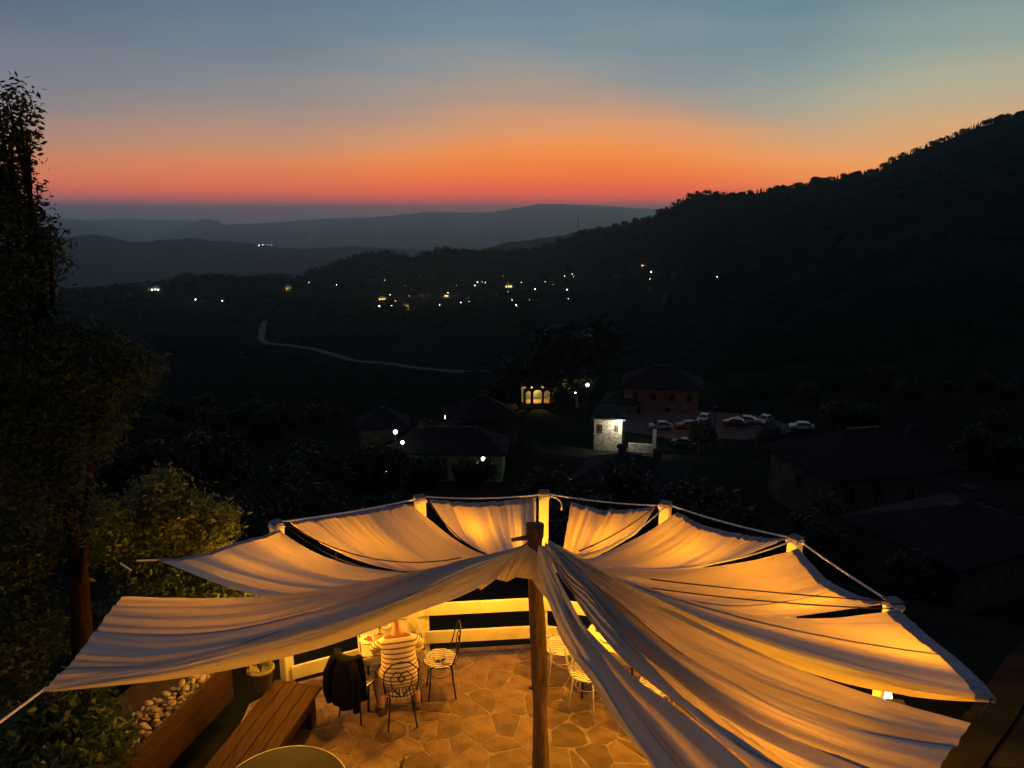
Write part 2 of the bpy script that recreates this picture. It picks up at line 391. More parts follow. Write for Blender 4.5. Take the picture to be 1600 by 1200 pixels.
PARK_Z = -33.0
pk = PR(1120, 670, 139)
flat(pk.x - 2, 136, 19, PARK_Z)
HS = {}
def site(key, u, v, r, rad, dz=0):
    p = PR(u, v, r); HS[key] = p; flat(p.x, p.y, rad, p.z + dz); return p
site('big', 1032, 648, 160, 12)
site('stone', 952, 694, 106, 7)
site('green', 700, 738, 84, 9)
site('chapel', 838, 634, 150, 6)
site('right', 1335, 792, 80, 11)
site('roof', 1480, 900, 50, 9)
site('mid', 985, 772, 74, 8, 0); HS['mid'].z -= 2.2
site('leftish', 600, 715, 88, 5)
site('behind', 752, 690, 98, 6)

def make_terrain():
    fine = np.linspace(-50, 50, 420); az = np.concatenate([np.linspace(-180, -52, 33), fine, np.linspace(52, 176, 32)])
    rr = np.concatenate([[0.5, 5, 9, 11.3], np.geomspace(13, 3200, 230), np.geomspace(3300, 75000, 130)])
    V = []
    for r in rr:
        for a in az:
            x, y = r * math.sin(R_(a)), r * math.cos(R_(a)); V.append((x, y, height(x, y)))
    n = len(az); F = []
    for i in range(len(rr) - 1):
        for j in range(n):
            k = (j + 1) % n; F.append((i * n + j, i * n + k, (i + 1) * n + k, (i + 1) * n + j))
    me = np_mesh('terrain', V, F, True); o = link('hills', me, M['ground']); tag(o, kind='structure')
make_terrain()
hz = MB().box(-40000, 40000, -2500, 42000, -1330, 385).build('haze', None); hz['kind'] = 'stuff'
hm = bpy.data.materials.new('haze_air'); hm.use_nodes = True; hm.node_tree.nodes.clear()
pv = hm.node_tree.nodes.new('ShaderNodeVolumePrincipled'); pv.inputs['Color'].default_value = (.48, .86, 1.0, 1); pv.inputs['Density'].default_value = 6.0e-5; pv.inputs['Anisotropy'].default_value = .8
oo = hm.node_tree.nodes.new('ShaderNodeOutputMaterial'); hm.node_tree.links.new(pv.outputs[0], oo.inputs['Volume']); hz.data.materials.append(hm)

# road across the valley
def ribbon(name, pts, w, m, lift=.35, sub=10):
    pts = [Vector(p) for p in pts]; q = []
    for i in range(len(pts) - 1):
        p0, p1, p2, p3 = pts[max(i - 1, 0)], pts[i], pts[i + 1], pts[min(i + 2, len(pts) - 1)]
        for k in range(sub):
            t = k / sub
            q.append(.5 * ((2 * p1) + (p2 - p0) * t + (2 * p0 - 5 * p1 + 4 * p2 - p3) * t * t + (3 * p1 - p0 - 3 * p2 + p3) * t ** 3))
    q.append(pts[-1]); mb = MB()
    for i, p in enumerate(q):
        d = (q[min(i + 1, len(q) - 1)] - q[max(i - 1, 0)]); s = Vector((d.y, -d.x, 0)).normalized() * (w / 2)
        z = max(height(p.x + s.x * k, p.y + s.y * k) for k in (-1, 0, 1)) + lift
        mb.v += [(p.x + s.x, p.y + s.y, z), (p.x - s.x, p.y - s.y, z), (p.x + s.x * 1.3, p.y + s.y * 1.3, z - 1.5), (p.x - s.x * 1.3, p.y - s.y * 1.3, z - 1.5)]
        if i:
            b = 4 * i; a = b - 4; mb.f += [(a, b, b + 1, a + 1), (a + 2, b + 2, b, a), (a + 1, b + 1, b + 3, a + 3)]
    o = mb.build(name, m); tag(o, kind='structure'); return o
rp = [hit(u, v) for u, v in ((414, 500), (410, 514), (409, 530), (425, 538), (470, 543), (505, 550), (540, 561), (600, 568), (650, 575), (700, 580), (765, 583))]
ribbon('road', [p for p in rp if p], 6.5, M['road'], .5)
ribbon('path', [p for p in (hit(300, 553), hit(330, 549), hit(350, 552), hit(385, 551)) if p], 5, M['road'], .4)

# ------------------------------------------------------------------ trees
def leaf_arrays(blobs, clumps, per, size, spread, rs):
    """leaf quads gathered in twig clumps that fill ellipsoid blobs unevenly"""
    tot = sum(b[1][0] * b[1][1] + b[1][1] * b[1][2] for b in blobs); Vs = []
    for c, rad in blobs:
        n = max(3, int(clumps * (rad[0] * rad[1] + rad[1] * rad[2]) / tot))
        d = rs.normal(size=(n, 3)); d /= np.linalg.norm(d, axis=1)[:, None]
        rr = rs.uniform(.25, 1.0, n) ** .45 * rs.uniform(.78, 1.12, n)
        cc = np.array(c) + d * rr[:, None] * np.array(rad)
        k = rs.randint(int(per * .5), int(per * 1.5) + 1, n)
        ctr = np.repeat(cc, k, axis=0); ctr = ctr + rs.normal(size=ctr.shape) * spread; Vs.append(ctr)
    C = np.concatenate(Vs); n = len(C)
    a = rs.normal(size=(n, 3)); a[:, 2] = a[:, 2] * .6 - .2; a /= np.linalg.norm(a, axis=1)[:, None]
    b = rs.normal(size=(n, 3)); b -= (b * a).sum(1)[:, None] * a; b /= np.linalg.norm(b, axis=1)[:, None]
    up = np.cross(a, b); s = size * rs.uniform(.6, 1.25, n)[:, None]
    q = np.stack([C - a * s, C + b * s * .42 + up * s * .12, C + a * s, C - b * s * .42 + up * s * .12], axis=1)
    return q.reshape(-1, 3), np.arange(n * 4).reshape(n, 4)
def limbs(base, top, blobs, r0, wob=.1, sub=5):
    mb = MB(); base, top = Vector(base), Vector(top); pts = []
    for i in range(9):
        t = i / 8; p = base.lerp(top, t); p += Vector((math.sin(t * 5 + r0 * 40), math.cos(t * 4.3), 0)) * wob * t; pts.append(p)
    mb.tube(pts, [r0 * (1.25 if i == 0 else 1 - .55 * i / 8) for i in range(9)], 9)
    for c, rad in blobs:
        c = Vector(c); st = pts[rnd.choice([4, 5, 6, 7, 8])]; q = []
        for i in range(sub + 1):
            t = i / sub; p = st.lerp(c, t); p.z += math.sin(t * math.pi) * .12 * (c - st).length; p += Vector((rnd.uniform(-1, 1), rnd.uniform(-1, 1), rnd.uniform(-1, 1))) * wob * .4 * t; q.append(p)
        mb.tube(q, [r0 * .4 * (1 - .8 * i / sub) for i in range(sub + 1)], 6)
        for _ in range(4):
            e = c + Vector([rnd.uniform(-.85, .85) * rad[k] for k in range(3)]); m_ = q[-2].lerp(e, .5) + Vector((0, 0, .06 * rad[2]))
            mb.tube([q[-2], m_, e], [r0 * .16, r0 * .1, r0 * .04], 5)
    return mb
def tree(name, label, cat, base, top, blobs, r0, clumps, per, size, spread, lm, bm_, seed, group=None, wob=.1):
    root = empty(name, base); tag(root, label, cat, group); B = Vector(base)
    loc = [((Vector(c) - B), r) for c, r in blobs]
    V, F = leaf_arrays([(tuple(c), r) for c, r in loc], clumps, per, size, spread, np.random.RandomState(seed))
    o = link('crown', np_mesh('crown', V, F), lm, root)
    limbs((0, 0, -.2), Vector(top) - B, loc, r0, wob).build('trunk', bm_, root, True)
    return root

# ------------------------------------------------------------------ terrace floor: flagstones
TC = Vector((.22, 5.5, 0))
POSTS = [P(432, 817, 2.2), P(656, 777, 2.2), P(850, 770, 2.2), P(1040, 787, 2.2), P(1243, 841, 2.2), P(1396, 940, 2.2), P(1404, 1082, 2.0)]
POSTS[6].z = 2.2
edge = [(-2.75, 1.4), (-3.05, 7.75)] + [(POSTS[0].x - .1, POSTS[0].y + .25)]
for p in POSTS[1:6]:
    d = (Vector((p.x, p.y, 0)) - TC).normalized(); edge.append((p.x + d.x * .22, p.y + d.y * .22))
edge += [(3.75, 4.6), (3.75, 1.4)]
def clip(poly, a, b, c):          # keep a*x+b*y<=c
    out = []
    for i in range(len(poly)):
        p, q = poly[i], poly[(i + 1) % len(poly)]; dp, dq = a * p[0] + b * p[1] - c, a * q[0] + b * q[1] - c
        if dp <= 0: out.append(p)
        if (dp < 0) != (dq < 0) and abs(dp - dq) > 1e-12:
            t = dp / (dp - dq); out.append((p[0] + (q[0] - p[0]) * t, p[1] + (q[1] - p[1]) * t))
    return out
def make_terrace():
    e = edge; n = len(e); k = MB()
    k.add([(x, y, 0) for x, y in e] + [(x, y, -1.6) for x, y in e], [tuple(range(n))[::-1]] + [(i, (i + 1) % n, n + (i + 1) % n, n + i) for i in range(n)])
    fl = k.build('terrace_floor', M['grout']); tag(fl, kind='structure')
    seeds = []
    y = 1.5; row_ = 0
    while y < 9.2:
        x = -3.2 + (row_ % 2) * .2
        while x < 4:
            if not (y < 4.8 and rnd.random() < .0): seeds.append((x + rnd.uniform(-.2, .2), y + rnd.uniform(-.17, .17)))
            x += .34 if y > 4.9 else .6
        y += .285 if y > 4.9 else .52; row_ += 1
    area = sum(e[i][0] * e[(i + 1) % n][1] - e[(i + 1) % n][0] * e[i][1] for i in range(n)); sgn = 1 if area > 0 else -1
    cnt = 0; cells = []
    for s in seeds:
        poly = [(s[0] - 1, s[1] - 1), (s[0] + 1, s[1] - 1), (s[0] + 1, s[1] + 1), (s[0] - 1, s[1] + 1)]
        g = rnd.uniform(.005, .017)
        for t in seeds:
            if t is s: continue
            dx, dy = t[0] - s[0], t[1] - s[1]; L2 = math.hypot(dx, dy)
            if L2 > 1.4: continue
            a, b = dx / L2, dy / L2; poly = clip(poly, a, b, a * (s[0] + dx / 2) + b * (s[1] + dy / 2) - g)
            if len(poly) < 3: break
        for i in range(n):
            if len(poly) < 3: break
            (x0, y0), (x1, y1) = e[i], e[(i + 1) % n]; a, b = (y1 - y0) * sgn, -(x1 - x0) * sgn; L2 = math.hypot(a, b); a /= L2; b /= L2
            poly = clip(poly, a, b, a * x0 + b * y0 - .02)
        if len(poly) < 3: continue
        cx = sum(p[0] for p in poly) / len(poly); cy_ = sum(p[1] for p in poly) / len(poly)
        ar = abs(sum(poly[i][0] * poly[(i + 1) % len(poly)][1] - poly[(i + 1) % len(poly)][0] * poly[i][1] for i in range(len(poly)))) / 2
        if ar < .008: continue
        # roughen the outline: cut corners and wobble
        pts = []
        for i in range(len(poly)):
            p, q = poly[i], poly[(i + 1) % len(poly)]
            for t in ((.07, .35, .65, .93) if math.hypot(q[0] - p[0], q[1] - p[1]) > .12 else (.3, .7)):
                x_, y_ = p[0] + (q[0] - p[0]) * t, p[1] + (q[1] - p[1]) * t
                f = 1 + noise.noise(Vector((x_ * 12, y_ * 12, 2))) * .13
                pts.append((cx + (x_ - cx) * f, cy_ + (y_ - cy_) * f))
        cells.append((ar, cx, cy_, pts))
    cells.sort(key=lambda c: -c[2])
    rest = MB()
    for ar, cx, cy_, pts in cells:
        h = rnd.uniform(.003, .006); m_ = len(pts); tx, ty = rnd.uniform(-.006, .006), rnd.uniform(-.006, .006)
        v0 = [(x - cx, y - cy_, -.01) for x, y in pts]; v1 = [(x - cx, y - cy_, h * .5 + (x - cx) * tx + (y - cy_) * ty) for x, y in pts]
        v2 = [((x - cx) * .93, (y - cy_) * .93, h + (x - cx) * tx + (y - cy_) * ty) for x, y in pts]
        fs = [(i, (i + 1) % m_, m_ + (i + 1) % m_, m_ + i) for i in range(m_)] + [(m_ + i, m_ + (i + 1) % m_, 2 * m_ + (i + 1) % m_, 2 * m_ + i) for i in range(m_)] + [tuple(2 * m_ + i for i in range(m_))]
        if cnt < 292:
            o = MB().add(v0 + v1 + v2, fs).build('flagstone', M['flag'], fl); o.location = (cx, cy_, 0); cnt += 1
        else: rest.add([(x + cx, y + cy_, z) for x, y, z in v0 + v1 + v2], fs)
    if rest.v: rest.build('flagstone', M['flag'], fl)['kind'] = 'stuff'
make_terrace()

# ------------------------------------------------------------------ railing
def make_railing():
    root = empty('terrace_railing', (POSTS[2].x, POSTS[2].y, 0)); tag(root, 'white painted wooden railing of posts and planks around the lit terrace', 'railing')
    o = root.location
    for i, p in enumerate(POSTS):
        d = (Vector((p.x, p.y, 0)) - TC); rz = math.atan2(d.y, d.x)
        mb = MB(); m_ = Matrix.Translation((p.x - o.x, p.y - o.y, 0)) @ Matrix.Rotation(rz, 4, 'Z'); w = .06
        tp = 2.2 if i < 6 else 1.88; mb.box(-w, w, -w, w, -.02, tp, m_); ps = mb.build('post', M['paint'], root, bevel=.006)
        mb = MB(); mb.box(-w - .005, w + .005, -w - .005, w + .005, tp + .003, tp + .02, m_); mb.build('cap', M['zinc'], ps, bevel=.004)
        for zz in ((tp - .05, tp - .038, tp - .026) if i < 6 else ()):
            qs = [m_ @ Vector((x * (w + .006), y * (w + .006), zz + rnd.uniform(-.004, .004))) for x, y in ((-1, -1), (1, -1), (1, 1), (-1, 1), (-1, -1))]
            MB().tube(qs, .006, 5).build('rope_wrap', M['rope'], ps, True)
    for i in range(len(POSTS) - 1):
        a, b = POSTS[i], POSTS[i + 1]
        for z in (.745, .36):
            ina = (TC - Vector((a.x, a.y, 0))).normalized() * .082; inb = (TC - Vector((b.x, b.y, 0))).normalized() * .082
            A, B = Vector((a.x + ina.x - o.x, a.y + ina.y - o.y, z)), Vector((b.x + inb.x - o.x, b.y + inb.y - o.y, z + rnd.uniform(-.01, .01))); d = (B - A).normalized()
            MB().bar(A + d * .004, B - d * .004, .03, .165).build('rail', M['paint'], root, bevel=.004)
make_railing()

# ------------------------------------------------------------------ central pole
PX, PYY = .20, 5.5
def make_pole():
    root = empty('canopy_pole', (PX, PYY, 0)); tag(root, 'rough brown tree trunk pole holding up the middle of the white canopy', 'pole')
    zt = PY(838, 819, PYY).z; n = 18; mb = MB(); rows = 110; k0 = 0
    for i in range(rows + 1):
        t = i / rows; z = zt * t; r = .074 - .018 * t + (.012 if t > .965 else 0) + (.01 * max(0, 1 - t * 8))
        ox = .02 * math.sin(t * 5) + .035 * (1 - t); oy = .012 * math.cos(t * 4)
        for j in range(n):
            a = 2 * math.pi * j / n; q = 1 + .26 * noise.noise(Vector((math.cos(a) * 1.6, math.sin(a) * 1.6, z * 2.2))) + .24 * noise.noise(Vector((math.cos(a) * 5, math.sin(a) * 5, z * 1.1)))
            mb.v.append((ox + r * q * math.cos(a), oy + r * q * math.sin(a), z))
    for i in range(rows):
        for j in range(n): mb.f.append((i * n + j, i * n + (j + 1) % n, (i + 1) * n + (j + 1) % n, (i + 1) * n + j))
    mb.f.append(tuple(rows * n + j for j in range(n)))
    mb.build('trunk', M['bark'], root, True)
    b = zt - .12
    MB().tube([(0, 0, b), (-.1, -.02, b + .015), (-.205, -.03, b)], [.024, .02, .014], 8).build('peg', M['bark'], root, True)
    MB().tube([(0, .0, b - .13), (.14, .08, b - .16), (.24, .12, b - .19)], [.02, .017, .013], 8).build('peg', M['bark'], root, True)
    MB().tube([(-.06, -.03, b), (-.10, -.05, b - .03), (-.13, -.05, b - .045)], [.008, .006, .003], 5).build('twig', M['bark'], root, True)
    for z in (.35, .9, 1.35, 1.75, 1.1, .6):
        a = rnd.uniform(0, 6.28); d = Vector((math.cos(a), math.sin(a), .3)); MB().tube([d * .02 + Vector((.02, 0, z)), d * .085 + Vector((.02, 0, z))], [.02, .011], 7).build('knot', M['bark'], root, True)
    return zt
ZTOP = make_pole()
A = Vector((PX, PYY, PY(826, 848, PYY).z))          # where the cloths gather

# ------------------------------------------------------------------ sails
NS = 96
def row(start, end, pix=None, sag=0.0):
    start, end = Vector(start), Vector(end); D = Vector((end.x - start.x, end.y - start.y)); pts = [(0.0, start.z), (1.0, end.z)]
    for u, v in pix or []:
        d = ray(u, v)   # d.xy * t = start.xy + D * f
        det = d.x * (-D.y) + D.x * d.y
        t = (start.x * (-D.y) + D.x * start.y) / det; f = (d.x * start.y - d.y * start.x) / det
        pts.append((f, CAMZ + d.z * t))
    pts = sorted(p for p in pts if -.02 <= p[0] <= 1.02)
    F = np.array([p[0] for p in pts]); Z = np.array([p[1] for p in pts]); s = np.linspace(0, 1, NS)
    # monotone-ish cubic (Catmull) in z
    m = np.gradient(Z, F) if len(F) > 2 else np.full(len(F), (Z[-1] - Z[0]))
    k = np.clip(np.searchsorted(F, s, side='right') - 1, 0, len(F) - 2); h = F[k + 1] - F[k]; t = (s - F[k]) / h
    z = (2 * t ** 3 - 3 * t ** 2 + 1) * Z[k] + (t ** 3 - 2 * t ** 2 + t) * h * m[k] + (-2 * t ** 3 + 3 * t ** 2) * Z[k + 1] + (t ** 3 - t ** 2) * h * m[k + 1]
    z = z - sag * 4 * s * (1 - s)
    return np.stack([start.x + D.x * s, start.y + D.y * s, z], axis=1)
def hash_noise(x, y, seed):
    return noise.noise(Vector((x, y, seed * 7.31)))
def sail(label, rows, seed, folds=(9, .03), gather=(26, .0), sub=36, hem=.055, lay=(.4, .4), var=1.0, seams=()):  # lay: bunched cloth thickness, with lit and shaded bands put into its translucency
    rows = np.array(rows); K = len(rows); out = []
    for k in range(K - 1):
        p0, p1, p2, p3 = rows[max(k - 1, 0)], rows[k], rows[k + 1], rows[min(k + 2, K - 1)]
        if k == 0: p0 = 2 * p1 - p2
        if k == K - 2: p3 = 2 * p2 - p1
        for i in range(sub):
            t = i / sub; out.append(.5 * (2 * p1 + (p2 - p0) * t + (2 * p0 - 5 * p1 + 4 * p2 - p3) * t * t + (3 * p1 - p0 - 3 * p2 + p3) * t ** 3))
    out.append(rows[-1]); G = np.array(out); m, n = G.shape[:2]
    du = np.gradient(G, axis=1); dv = np.gradient(G, axis=0); nn = np.cross(du, dv); L_ = np.linalg.norm(nn, axis=2)[..., None]; nn = nn / np.maximum(L_, 1e-9)
    nn[nn[..., 2] < 0] *= -1
    vw = nn.copy(); 
    W = np.zeros((m, n)); LY = np.zeros((m, n)); fr, am = folds; gf, ga = gather
    for a in range(m):
        t = a / (m - 1); l0 = float(np.interp(t, np.linspace(0, 1, len(lay)), lay)); e = min(1, 6 * t, 6 * (1 - t)) if m > 1 else 1
        for b in range(n):
            s = b / (n - 1)
            n1 = hash_noise(t * fr + .35 * s, s * 1.1, seed); n2 = hash_noise(t * fr * 2.1 + s * .5, s * 1.7, seed + 3)
            w1 = (.42 - 1.9 * abs(n1)) + .5 * (.3 - 1.6 * abs(n2)) + .22 * hash_noise(t * fr * 5, s * 2.2, seed + 5)
            env = min(1, s * 7) * (1.0 - .72 * s ** 1.5) * (.25 + .75 * e)
            w = am * env * w1
            if ga:
                eg = math.exp(-(1 - s) * 3.4) * min(1, (1 - s) * 60 + .35)
                w2 = hash_noise(t * gf + .4 * math.sin(s * 4), s * .9, seed + 9) + .4 * hash_noise(t * gf * 2.1, s, seed + 11)
                w += ga * eg * w2
            w += .004 * hash_noise(t * 9, s * 14, seed + 21)
            W[a, b] = w
            LY[a, b] = l0 + var * (1.5 * hash_noise(t * fr * .9 + .3 * s, s * .8, seed + 41) + .7 * hash_noise(t * fr * 2.4 + .3 * s, s * 1.2, seed + 43)) * (1 - .5 * s) + .9 * max(0, 1 - s * 3.2)
    G = G + nn * W[..., None]
    root_loc = G[m // 2, n // 2].copy(); Gl = G - root_loc
    F = (np.arange((m - 1) * n).reshape(m - 1, n)[:, :-1].ravel()); F = np.stack([F, F + 1, F + n + 1, F + n], axis=1)
    me = np_mesh('sail', Gl.reshape(-1, 3), F, True); at = me.attributes.new('layer_shade', 'FLOAT', 'POINT'); at.data.foreach_set('value', np.clip(LY, 0, 1).ravel().astype(np.float32))
    o = link('canopy_sail', me, M['sail']); o.location = root_loc
    tag(o, label, 'sail')
    for ts in seams:
        a = int(ts * (m - 1)); H = []; f = []
        for b in range(4, n):
            c_ = G[a, b] - root_loc; w_ = G[min(a + 1, m - 1), b] - G[a, b]; w_ = w_ / max(1e-6, np.linalg.norm(w_)) * .009; H += [c_ - w_ + nn[a, b] * .001, c_ + nn[a, b] * .007, c_ + w_ + nn[a, b] * .001]
            if len(H) > 3: k_ = len(H) - 6; f += [(k_, k_ + 3, k_ + 4, k_ + 1), (k_ + 1, k_ + 4, k_ + 5, k_ + 2)]
        link('seam', np_mesh('seam', np.array(H), f, True), M['hem'], o)
    if hem:
        # doubled hem along the outer edge, gathered on its rope
        inner = []; 
        H = []
        for a in range(m):
            E = Gl[a, -1]; D = Gl[a, -1] - Gl[a, -5]; D = D / max(1e-6, np.linalg.norm(D)); cr = .006 * hash_noise(a * .55, 0, seed + 31)
            up = nn[a, -1]
            H += [E - D * hem + up * (.007 + cr), E - D * hem * .5 + up * (.012 + cr * 1.5), E + D * .006 + up * .007, E + D * .008 - up * .004]
        H = np.array(H); f = []
        for a in range(m - 1):
            for q in range(3): f.append((a * 4 + q, a * 4 + q + 1, a * 4 + q + 5, a * 4 + q + 4))
        link('hem', np_mesh('hem', H, f, True), M['hem'], o)
    return o
def off(p, dx=0, dy=0, dz=0): return Vector((p.x + dx, p.y + dy, p.z + dz))
c1, c2 = P(190, 931, 2.25), P(72, 1075, 2.25)
cl2, p1 = P(245, 875, 2.3), P(436, 829, 2.12)
sail('large grey and orange sail reaching to the front left corner of the terrace',
     [row(off(A, .0, .05, -.02), c1, [(745, 873), (650, 893), (560, 911), (450, 928), (340, 933), (250, 932)]),
      row(off(A, .0, .02, .0), P(156, 975, 2.27), [(740, 880), (640, 912), (500, 950), (350, 978), (230, 981)]),
      row(off(A, -.01, -.01, .0), P(118, 1027, 2.27), [(735, 887), (640, 925), (500, 975), (350, 1010), (220, 1030)]),
      row(off(A, -.02, -.02, -.0), c2, [(730, 892), (640, 933), (520, 980), (400, 1014), (250, 1048), (150, 1064)]),
      row(off(A, -.03, -.01, -.06), off(c2, 0, .01, -.012), [(790, 893), (745, 919), (640, 960), (520, 1006), (430, 1032), (300, 1057), (170, 1071)])],
     1, (9, .10), (24, .045), hem=0, lay=(0, .6, .25, .8, .35, .75, .7, 0), var=.8, seams=(.3, .58))  # golden ridges and shaded stretches are put into these translucency bands
Ab = Vector((PX, PYY + .12, A.z - .12))
sail('grey sail between the leftmost post and the leftmost rope end',
     [row(off(Ab, -.02), cl2, [(560, 938), (470, 938), (410, 932), (340, 912), (290, 892)]),
      row(Ab, P(300, 869, 2.22), sag=.36),
      row(Ab, P(370, 850, 2.16), sag=.36),
      row(off(Ab, .02), p1, [(700, 898), (610, 893), (540, 881), (480, 857)])],
     2, (5, .06), (18, .01), hem=.05, lay=(1.0, .9, .6, .2))
q0, q1 = P(452, 816, 2.15), P(642, 787, 2.15)
sail('orange lit sail between the two left rear posts',
     [row(Ab, q0, [(720, 893), (640, 893), (560, 876), (500, 848)]),
      row(Ab, P(500, 808, 2.12), sag=.42),
      row(Ab, P(570, 798, 2.12), sag=.42),
      row(off(Ab, .02), q1, [(800, 868), (745, 862), (710, 842), (672, 812)])],
     3, (6, .04), (26, .04), hem=.085, lay=(.7, .5, .3, .4))
q2, q3 = P(672, 781, 2.16), P(838, 775, 2.16)
sail('curtain like sail hanging between the second post and the tall middle post',
     [row(off(Ab, -.01), q2, [(775, 868), (728, 848), (700, 824), (684, 800)]),
      row(Ab, P(725, 786, 2.1), sag=.40),
      row(Ab, P(785, 784, 2.1), sag=.42),
      row(off(Ab, .02), q3, [(838, 850), (838, 825), (838, 800)])],
     4, (5, .02), (17, .06), hem=.09, lay=(.2, .2, .5, .5))
q4, q5 = P(892, 786, 2.12), P(1026, 791, 2.12)
sail('narrow pleated orange sail right of the tall middle post',
     [row(off(Ab, .02), q4, [(880, 862), (883, 840), (888, 812)]),
      row(Ab, P(935, 796, 2.08), sag=.38),
      row(Ab, P(985, 797, 2.08), sag=.36),
      row(off(Ab, .04), q5, [(900, 866), (960, 850), (1000, 826)])],
     5, (5, .02), (19, .07), hem=.075, lay=(.5, .3, .2, .2), var=1.3)
q6, q7 = P(1058, 801, 2.12), P(1230, 844, 2.14)
sail('broad orange sail between the two right rear posts, pleated at its outer edge',
     [row(off(Ab, .05), q6, [(920, 872), (970, 852), (1020, 826)]),
      row(off(Ab, .05), P(1100, 822, 2.08), sag=.32),
      row(off(Ab, .05), P(1165, 837, 2.08), sag=.34),
      row(off(Ab, .06), q7, [(930, 887), (1000, 894), (1080, 886), (1160, 870)])],
     6, (6, .03), (30, .045), hem=.10, lay=(.5, .25, .1, .4))
q8, q9 = P(1246, 858, 2.14), P(1384, 944, 2.14)
sail('pale orange sail crossed by two dark ropes near the right posts',
     [row(off(Ab, .06), q8, [(930, 885), (1000, 891), (1080, 889), (1160, 879)]),
      row(off(Ab, .06), P(1290, 905, 2.08), sag=.30),
      row(off(Ab, .06), P(1335, 929, 2.08), sag=.32),
      row(off(Ab, .06, -.02), q9, [(960, 935), (1060, 962), (1180, 967), (1290, 957)])],
     7, (6, .035), (28, .028), hem=.11, seams=(.5,), lay=(.5, .35, .15, .6))
q10, q11 = P(1404, 953, 2.14), P(1558, 1078, 2.2)
q12 = P(1552, 1090, 2.17)
sail('bright orange sail above the glowing lamp at the right corner',
     [row(off(Ab, .06, -.03), q10, [(960, 925), (1060, 955), (1180, 964), (1300, 965)]),
      row(off(Ab, .06, -.05), P(1455, 1000, 2.14), sag=.14),
      row(off(Ab, .06, -.08), P(1515, 1048, 2.17), sag=.12),
      row(off(A, .06, -.0), q12, [(900, 872), (1000, 920), (1100, 965), (1250, 1018), (1400, 1060)]),
      row(off(A, .05, -.02, -.08), off(q12, 0, 0, -.04), [(1370, 1079), (1450, 1091)])],
     8, (6, .04), (20, .02), hem=.13, seams=(.4,), lay=(.1, .1, .2, .7, .2))
q13 = P(1517, 1131, 2.25); cr = Vector((1.85, 3.22, 2.35))
sail('long draped sail sweeping to the right front corner beside the dark roof',
     [row(off(A, .08, .02, .02), q13, [(905, 870), (1000, 928), (1100, 978), (1250, 1046), (1400, 1098)]),
      row(off(A, .08, -.01), q13.lerp(cr, .22), sag=.34),
      row(off(A, .08, -.03), q13.lerp(cr, .48), sag=.36),
      row(off(A, .08, -.05), q13.lerp(cr, .76), sag=.38),
      row(off(A, .07, -.07, -.03), cr, [(877, 905), (906, 940), (937, 980), (972, 1019), (1003, 1048), (1050, 1088), (1100, 1133)])],
     9, (11, .15), (20, .01), hem=0, sub=50, lay=(.7, .42, .38, .45, .6), var=1.5, seams=(.26, .54, .8))
e1, e2 = Vector((1.80, 3.12, 2.3)), Vector((1.22, 2.7, 2.3))
sail('narrow hanging sail running from the pole to the bottom edge beside the gap',
     [row(off(A, .05, -.05, .0), e1, [(866, 905), (883, 940), (913, 976), (948, 1013), (990, 1057), (1045, 1097), (1099, 1139)]),
      row(off(A, .03, -.06), e1.lerp(e2, .5), sag=.36),
      row(off(A, .0, -.06), e2, [(849, 895), (866, 940), (885, 986), (940, 1065), (977, 1123), (1034, 1200)]),
      row(off(A, -.015, -.05, -.04), off(e2, -.02, .02, -.05), [(842, 905), (856, 940), (873, 986), (888, 1013), (929, 1065), (966, 1123), (1021, 1200)])],
     10, (6, .10), (20, .006), hem=.05, lay=(.8, .9, .7, .0), var=1.1)
# scalloped flap hanging from the apex in front of the pole
def flap():
    top = [(745, 918), (790, 880), (822, 852), (838, 862), (850, 900), (862, 935)]
    bot = [(752, 922), (775, 905), (792, 909), (806, 902), (830, 905), (850, 932)]
    mb = MB(); n = 40; k = 10
    for j in range(k + 1):
        for i in range(n + 1):
            t = i / n * (len(top) - 1); a = min(int(t), len(top) - 2); f = t - a
            u = (top[a][0] * (1 - f) + top[a + 1][0] * f); v = (top[a][1] * (1 - f) + top[a + 1][1] * f)
            u2 = (bot[a][0] * (1 - f) + bot[a + 1][0] * f); v2 = (bot[a][1] * (1 - f) + bot[a + 1][1] * f)
            w = j / k; p = PY(u * (1 - w) + u2 * w, v * (1 - w) + v2 * w, PYY - .13 + .035 * math.sin(i * .9) * w + .04 * (1 - w) + .02 * noise.noise(Vector((i * .4, j * .3, 0))))
            mb.v.append(tuple(p))
    for j in range(k):
        for i in range(n): q = j * (n + 1) + i; mb.f.append((q, q + 1, q + n + 2, q + n + 1))
    o = mb.build('cloth_flap', M['sail'], None, True); tag(o, 'small scalloped orange flap of cloth hanging in front of the pole top', 'cloth')
flap()

# ropes
def rope(label, a, b, sag=.02, r=.007, m='rope', group=None, extra=()):
    a, b = Vector(a), Vector(b); pts = []
    for i in range(15):
        t = i / 14; p = a.lerp(b, t); p.z -= sag * 4 * t * (1 - t); pts.append(p)
    for e in extra: pts.append(Vector(e))
    c = pts[0].copy(); mb = MB().tube([p - c for p in pts], r, 6); o = mb.build('rope', M[m], None, True); o.location = c
    return tag(o, label, 'rope', group)
T = [off(p, 0, 0, -.03) for p in POSTS]
rope('pale rope strung between the leftmost and second post above the orange sail', P(440, 815, 2.22), P(650, 780, 2.2), .02, .009)
rope('pale rope strung from the second post to the tall middle post', P(662, 776, 2.2), P(845, 773, 2.2), .035, .009)
rope('pale rope strung from the tall middle post to the post right of it', P(858, 772, 2.2), P(1036, 790, 2.19), .03, .009)
rope('pale taut rope between the two right rear posts', P(1046, 789, 2.19), P(1240, 841, 2.19), .03, .01)
rope('pale taut rope from the right rear post to the next post nearer', P(1246, 843, 2.2), P(1390, 940, 2.19), .01, .01)
